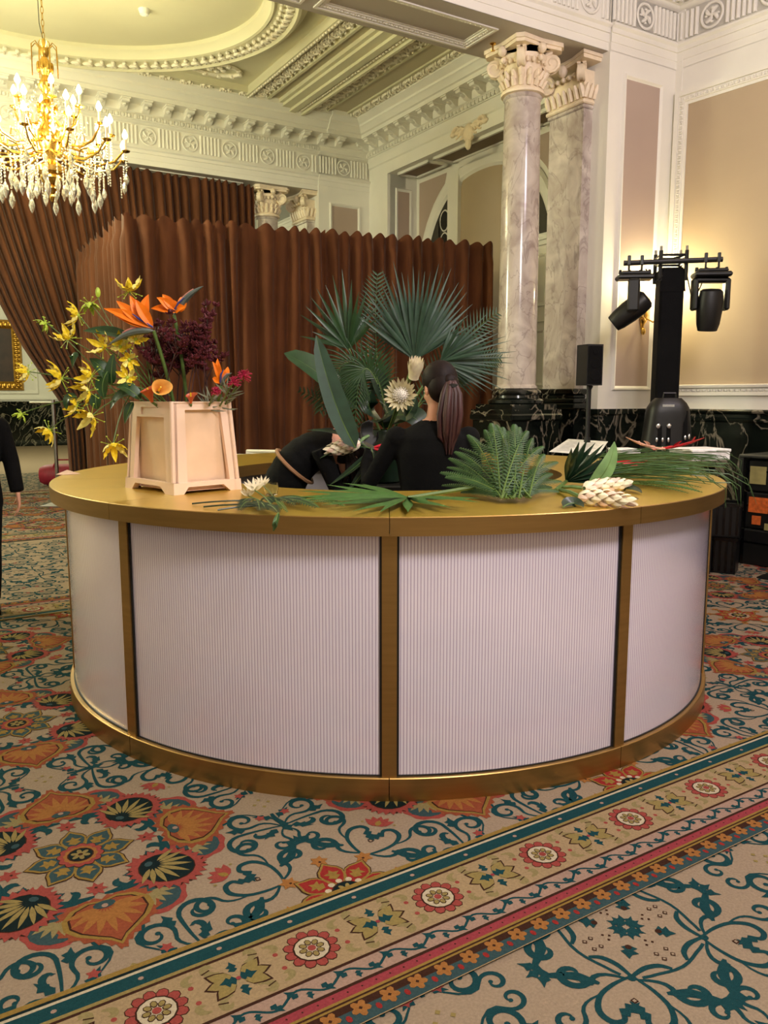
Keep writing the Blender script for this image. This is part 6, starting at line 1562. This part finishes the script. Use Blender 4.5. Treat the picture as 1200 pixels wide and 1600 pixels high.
M['glass'] = mat('clear glass', (235, 242, 240), 0.02, trans=1.0); gl = thing('glass_votive', 'small clear glass votive behind the star flower bunch', 'glass', top(424, 774, 0)); b = MB(); b.lathe([(.0, .003), (.026, .003), (.033, .03), (.03, .055), (.028, .055), (.03, .03), (.024, .007), (0, .007)], 20); b.build('glass_body', M['glass'], gl)
random.seed(12)
for i in range(9):
    s0 = top(392+4*i, 786+random.uniform(-6, 8), .012); e = top(372+14*i+random.uniform(-10, 10), 792+random.uniform(-12, 12), .02); frond('dark narrow leaved sprig in the bunch beside the bucket', (s0, (s0+e)/2+Vector((0, 0, .03)), e), .045, .0025, 'leafdark', 18, 'dark sprigs beside the bucket', 'leafy_sprig', 'foliage', droop=.2, ang=.7, up=(0, -.3, 1))
for i in range(8):
    s0 = top(425+8*i, 779+2*(i % 4), .01); e = top(455+12*i+random.uniform(-8, 8), 790+random.uniform(-14, 10), .018); frond('light green leafy sprig trailing across the bar front', (s0, (s0+e)/2+Vector((0, 0, .02)), e), .026, .0028, 'fern', 18, 'light sprigs on the bar front', 'leafy_sprig', 'foliage', droop=.1, ang=.6, up=(0, -.3, 1))
e0 = top(435, 802, .02); frond('light sprig hanging down over the bar edge', (e0, top(434, 806, .03)+Vector((0, -.03, 0)), e0+Vector((-.01, -.06, -.05))), .02, .0028, 'fern', 14, None, 'leafy_sprig', 'foliage', droop=.2, ang=.6, up=(0, -1, .2))
for i, (a, c) in enumerate((((300, 787), (392, 782)), ((318, 792), (400, 788)), ((340, 797), (410, 790)))):
    s0, e = top(*a, .006), top(*c, .012); q = [p-s0 for p in bez(s0, (s0+e)/2+Vector((0, -.01, .008)), e)]; t = thing('cut_stem', 'thin dark cut stem lying on the bar before the bucket', 'stem', s0, 0, 'thin cut stems before the bucket'); stemtube(t, q, .0035, 'leafdark')
pk = thing('paper_scrap', 'small folded pink paper scrap on the left end of the bar top', 'paper', top(105, 741, .002), radians(20)); b = MB(); b.add([(-.06, 0, 0), (0, -.035, .0), (.07, 0, .0), (0, .035, .022)], [(0, 1, 3), (1, 2, 3), (0, 1, 2)], 0, False); M['pinkpaper'] = mat('pink paper', (226, 186, 170), 0.6, var=0.05); b.build('folded_sheet', M['pinkpaper'], pk)
# ================================================================ people
M['skin'] = mat('skin', (206, 150, 122), 0.5, var=0.05, vscale=10); M['hair'] = mat('dark brown hair', (26, 15, 14), 0.6, var=0.4, vscale=40, stretch=(1, 1, .1), spec=.2); M['hairtip'] = mat('reddish brown hair', (60, 30, 30), 0.55, var=0.4, vscale=40, stretch=(1, 1, .1))
M['glove'] = mat('dark glove', (26, 26, 28), 0.6, var=0.2); M['eye'] = mat('eye white', (230, 228, 222), 0.2, var=0.02); M['iris'] = mat('dark iris', (30, 20, 14), 0.2, var=0.02); M['lip'] = mat('lips', (160, 84, 76), 0.45, var=0.05); M['beltan'] = mat('tan leather strap', (160, 118, 84), 0.5, var=0.15)
def hand(b, wrist, d, palm_n, sz=1.0, curl=0.5, thumb=1):
    # palm, four curled fingers of unequal length and a thumb from the side
    d = Vector(d).normalized(); n = Vector(palm_n); n = (n-d*n.dot(d)).normalized(); s = d.cross(n)*thumb; w = Vector(wrist)
    b.tube([w-d*.02, w+d*.03*sz, w+d*.075*sz, w+d*.09*sz], [.026*sz, .036*sz, .04*sz, .034*sz], 10, flat=.5) if False else None
    for o in (-.027, -.009, .009, .027): b.tube([w+s*o*.55, w+s*o*sz*.9+d*.05*sz, w+s*o*sz+d*.092*sz], [.016*sz, .0145*sz, .0115*sz], 8)
    for o, l in ((-.029, .060), (-.0095, .078), (.0105, .083), (.029, .074)):
        p = w+s*o*sz+d*.09*sz; dd = d.copy(); pts = [p-dd*.01]
        for k in range(3):
            dd = (dd*cos(curl*.75)+n*sin(curl*.75)).normalized(); p = p+dd*l*sz*(.45, .32, .23)[k]; pts.append(p.copy())
        b.tube(pts, [.0105*sz, .0095*sz, .0088*sz, .0072*sz], 8); b.ell(pts[-1], (.0072*sz,)*3, 7, 5)
    p = w+s*.03*sz+d*.025*sz; pts = [w+s*.012*sz+d*.01*sz, p, p+(s*.6+d*.7+n*.3).normalized()*.035*sz, p+(s*.45+d*.85+n*.5).normalized()*.066*sz]; b.tube(pts, [.016*sz, .0145*sz, .0115*sz, .0085*sz], 8); b.ell(pts[-1], (.0085*sz,)*3, 7, 5)
def head_geo(b, T, sz=1.0):
    e = lambda c, r, n=16, k=12: b.ell(c, r, n, k, T=T @ Matrix.Diagonal((sz, sz, sz, 1)))
    e((0, .012, .03), (.075, .093, .092)); e((0, -.028, -.045), (.056, .062, .062)); e((0, -.055, -.085), (.03, .03, .024)); e((0, -.088, -.02), (.012, .022, .02)); e((0, -.08, 0), (.009, .014, .03)); e((0, -.078, -.055), (.024, .012, .012))
    for s_ in (1, -1): e((s_*.077, .008, -.012), (.01, .02, .032), 10, 8); e((s_*.035, -.065, -.025), (.022, .02, .02), 10, 8); e((s_*.03, -.078, .022), (.022, .01, .008), 10, 6)
def face_parts(t, T):
    b = MB()
    for s_ in (1, -1): b.ell((s_*.03, -.078, .004), (.013, .009, .008), 10, 6, T=T)
    b.build('eyes', M['eye'], t); b = MB()
    for s_ in (1, -1): b.ell((s_*.03, -.0845, .004), (.006, .004, .006), 8, 5, T=T)
    b.build('irises', M['iris'], t); b = MB(); b.tube([T @ Vector(p) for p in ((-.024, -.083, -.056), (0, -.091, -.054), (.024, -.083, -.056))], [.003, .006, .003], 6); b.build('mouth', M['lip'], t)
def remesh(b, name, parent, mats, pick, vox=.008, smooth=6):
    o = b.build('tmp_body', mats[0], None, sharp=None); m = o.modifiers.new('r', 'REMESH'); m.mode = 'VOXEL'; m.voxel_size = vox; s = o.modifiers.new('s', 'SMOOTH'); s.iterations = smooth; s.factor = .5
    dg = bpy.context.evaluated_depsgraph_get(); me = bpy.data.meshes.new_from_object(o.evaluated_get(dg)); bpy.data.objects.remove(o)
    me.materials.clear(); [me.materials.append(x) for x in mats]; me.name = name
    for p in me.polygons: p.material_index = pick(p.center); p.use_smooth = True
    q = bpy.data.objects.new(name, me); C.objects.link(q); q.parent = parent; return q

# ---- the florist with the ponytail, seen from behind, standing inside the ring
PX, PY = 0.25, 4.20
f1 = thing('person', 'person in black seen from behind with a long dark ponytail, holding stems over the bar', 'person', (PX, PY, 0))
b = MB(); L = lambda pts, r, n=14, flat=1.0: b.tube(pts, r, n, flat=flat)
HT_ = Matrix.Translation((0.03, .02, 1.575)) @ Matrix.Rotation(radians(180+26), 4, 'Z') @ Matrix.Rotation(radians(14), 4, 'X')
head_geo(b, HT_, 1.0)
L([(0.02, 0, 1.36), (.02, .0, 1.44), (.03, .02, 1.52)], [.065, .052, .05])
b.lathe([(.02, 1.43), (.07, 1.41), (.13, 1.375), (.185, 1.33), (.195, 1.25), (.175, 1.12), (.158, 1.02), (.17, .93), (.19, .84), (.18, .76), (.08, .72)], 28, T=Matrix.Diagonal((1, .62, 1, 1)))
for s_ in (1, -1):
    b.ell((s_*.185, 0, 1.325), (.062, .06, .06), 14, 8); L([(s_*.085, 0, .80), (s_*.09, .0, .47), (s_*.09, .015, .28), (s_*.09, .02, .1)], [.095, .062, .056, .038]); L([(s_*.09, .06, .035), (s_*.09, -.02 if False else 0.17, .03)], [.04, .032])
lsh, lel, lwr = Vector((-.19, 0, 1.32)), Vector((-.33, .05, 1.13)), Vector((-.34, .02, 1.16))
lel = Vector((-.33, .08, 1.08)); lwr = Vector((-.36, .03, 1.19))
# left arm: out to the left and up to the stems; right arm: down and forward to the arrangement
L([lsh, lel, lel+Vector((-.0, .02, .0))], [.054, .042, .04]); L([lel, Vector((-.345, .20, 1.17)), Vector((-.33, .27, 1.245))], [.042, .036, .027])
hand(b, Vector((-.335, .28, 1.255)), (-.05, .15, .35), (.2, -.9, .3), 1.0, .9, 1)
L([(.19, 0, 1.32), (.235, .07, 1.08)], [.054, .042]); L([(.235, .07, 1.08), (.14, .27, 1.12), (.08, .36, 1.17)], [.042, .036, .027]); hand(b, Vector((.075, .37, 1.175)), (-.4, .7, .3), (-.7, -.4, 0), 1.0, .8, -1)
remesh(b, 'body', f1, [M['blackcloth'], M['skin'], M['glove'], M['blackgloss']], lambda c: 1 if c.z > 1.415 else (2 if (c.y > .30 or (c.x < -.29 and c.z > 1.25 and c.y > .26)) and c.z > 1.0 else (3 if c.z < .09 else 0)))
face_parts(f1, HT_)
b = MB(); H = HT_
b.ell((0, .022, .042), (.088, .105, .098), 20, 14, T=H); b.ell((0, .05, .0), (.082, .085, .09), 18, 12, T=H); b.ell((0, .115, .01), (.035, .03, .035), 12, 8, T=H)
b.build('hair', M['hair'], f1, sharp=None)
pt = HT_ @ Vector((0, .13, .0)); b = MB()
for k in range(16):
    a = 2*pi*k/16; r = .022+.012*(k % 3); o = Vector((r*cos(a), r*.6*sin(a), 0)); b.tube([pt+o*.4, pt+o+Vector((.005, -.03, -.06)), pt+o*1.3+Vector((.0, -.035, -.16)), pt+o*1.1+Vector((-.005, -.03, -.27+.01*(k % 4))), pt+o*.6+Vector((-.01, -.025, -.36+.03*(k % 3)))], [.013, .015, .015, .012, .003], 7)
b.build('ponytail', M['hairtip'], f1, sharp=None); b = MB(); b.lathe([(.022, -.012), (.032, -.006), (.032, .006), (.022, .012)], 14, tuple(pt+Vector((.006, -.012, -.02)))); b.build('hair_tie', M['black'], f1)

# ---- the second florist, bending forward to the right
f2 = thing('person', 'person in black bending low to the right behind the bar, long dark hair hanging down', 'person', (-0.62, 4.62, 0))
b = MB(); hip = Vector((0, 0, .93)); ch_ = Vector((.24, .06, 1.24)); nk = Vector((.36, .04, 1.25)); hd = Vector((.45, .0, 1.19))
for k in range(9):
    u = k/8; p = hip.lerp(Vector((.30, .05, 1.25)), u)+Vector((-.02*sin(pi*u), 0, .075*sin(pi*u))); b.ell(p, (.125-.01*u, .165-.01*abs(u-.5), .125-.015*u), 18, 12)
HT2 = Matrix.Translation(hd) @ Matrix.Rotation(radians(100), 4, 'Z') @ Matrix.Rotation(radians(62), 4, 'X'); head_geo(b, HT2)
L([(.28, .05, 1.26), nk, hd], [.07, .052, .05])
for s_ in (1, -1):
    y = s_*.165+.03; L([(.27, y, 1.25), (.36, y, 1.02), (.48, y*.7, .98)], [.056, .044, .036]); L([(.48, y*.7, .98), (.60, y*.45, .86)], [.034, .027]); hand(b, Vector((.605, y*.45, .855)), (.9, 0, -.4), (0, -s_, -.3), 1.0, .7, s_)
    L([(.0, s_*.085, .88), (-.02, s_*.09, .48), (.0, s_*.09, .28), (-.01, s_*.09, .1)], [.105, .066, .058, .038]); L([(-.03, s_*.09, .035), (.15, s_*.095, .03)], [.04, .032])
remesh(b, 'body', f2, [M['blackcloth'], M['skin'], M['blackgloss']], lambda c: 2 if c.z < .09 else (1 if (c-hd).length < .14 or c.x > .585 or (c.x > .33 and c.z > 1.19 and abs(c.y) < .09) else 0))
face_parts(f2, HT2); b = MB(); b.ell((0, .025, .04), (.09, .105, .098), 20, 14, T=HT2); b.ell((0, .05, -.01), (.084, .085, .09), 18, 12, T=HT2); random.seed(8)
for k in range(48):
    a = random.uniform(-3.1, 3.1); p = HT2 @ Vector((.085*sin(a), .05+.045*cos(a), -.01)); d = Vector((random.uniform(-.04, .10), random.uniform(-.06, .05), -random.uniform(.14, .26))); b.tube([HT2 @ Vector((.05*sin(a), .03, .08)), p, p+d*.5+Vector((.015, 0, 0)), p+d], [.014, .016, .013, .003], 6)
b.build('hair', M['hair'], f2, sharp=None); b = MB()
pts = []
for k in range(17):
    a = 2*pi*k/16; c_ = hip.lerp(Vector((.30, .05, 1.25)), .42)+Vector((-.018, 0, .075)); ax = Vector((.3, .05, .32)).normalized(); s1 = Vector((0, 1, 0)); s2 = ax.cross(s1).normalized(); pts.append(c_+s1*.172*cos(a)+s2*.136*sin(a))
b.tube(pts, .011, 6, cap=False); b.build('strap', M['beltan'], f2)
# ---- a third person, only an arm inside the frame at the left edge
f3 = thing('person', 'person in a black coat at the left edge, one lowered sleeve and hand in view', 'person', (-2.86, 5.62, 0), radians(28))
b = MB(); HT3 = Matrix.Translation((0, .0, 1.58)); head_geo(b, HT3); L([(0, 0, 1.38), (0, 0, 1.52)], [.062, .052])
b.lathe([(.02, 1.45), (.07, 1.43), (.14, 1.39), (.195, 1.34), (.205, 1.25), (.185, 1.1), (.175, .98), (.185, .88), (.19, .8), (.17, .72), (.08, .69)], 28, T=Matrix.Diagonal((1, .65, 1, 1)))
for s_ in (1, -1):
    b.ell((s_*.19, 0, 1.335), (.066, .064, .066), 14, 8); L([(s_*.2, 0, 1.33), (s_*.255, .02, 1.08), (s_*.28, -.03, .87)], [.062, .056, .048]); hand(b, Vector((s_*.282, -.035, .86)), (.05*s_, -.1, -1), (-s_, 0, 0), 1.0, .45, s_)
    L([(s_*.085, 0, .80), (s_*.09, .0, .47), (s_*.09, .015, .28), (s_*.09, .02, .1)], [.1, .068, .06, .042]); L([(s_*.09, .05, .035), (s_*.09, -.13, .03)], [.042, .034])
remesh(b, 'body', f3, [M['blackcloth'], M['skin'], M['blackgloss']], lambda c: 2 if c.z < .09 else (1 if c.z > 1.42 or (abs(c.x) > .2 and c.z < .865) else 0)); face_parts(f3, HT3)
b = MB(); b.ell((0, .025, .045), (.088, .105, .098), 20, 14, T=HT3); b.ell((0, .05, .0), (.084, .085, .1), 18, 12, T=HT3); b.build('hair', M['hair'], f3, sharp=None)

# ---- what the ponytailed florist holds: a white ginger stem with dark leaves, and red handled shears
HB = Vector((PX-.335, PY+.30, 1.32))
ginger('white torch ginger flower held out to the left by the ponytailed florist', at(560, 693, 4.42), at(512, 704, 4.42), 0, 0, .95, HB)
for i, (a, m_, c, w) in enumerate((((578, 700), (545, 690), (500, 716), .016), ((580, 705), (560, 730), (515, 758), .017), ((582, 706), (570, 740), (540, 770), .017), ((582, 706), (575, 740), (560, 772), .015), ((575, 700), (540, 670), (480, 672), .016), ((580, 700), (590, 735), (585, 760), .014))):
    broadleaf('narrow dark leaf hanging from the held bunch before the bent florist', at(*a, 4.44), at(*m_, 4.40), at(*c, 4.42), w, 'leafdark', 'narrow leaves of the held bunch', 'strap_leaf')
sh = thing('shears', 'red handled florist shears in the hand of the ponytailed florist', 'shears', at(585, 700, 4.38)); b = MB()
for s_ in (1, -1): b.tube([(.0, 0, s_*.004), (.03, -.005, s_*.012), (.07, -.005, s_*.02), (.09, -.005, s_*.01)], [.006, .009, .009, .005], 8)
b.build('handle', M['helired'], sh); b = MB()
b.blade([(0, 0, 0), (-.03, 0, .014), (-.065, -.004, .03)], [.008, .007, .001], (0, -1, 0)); b.blade([(0, .002, 0), (-.03, .002, .02), (-.06, -.002, .038)], [.007, .006, .001], (0, -1, 0)); b.build('shear_blade', M['steel'], sh)
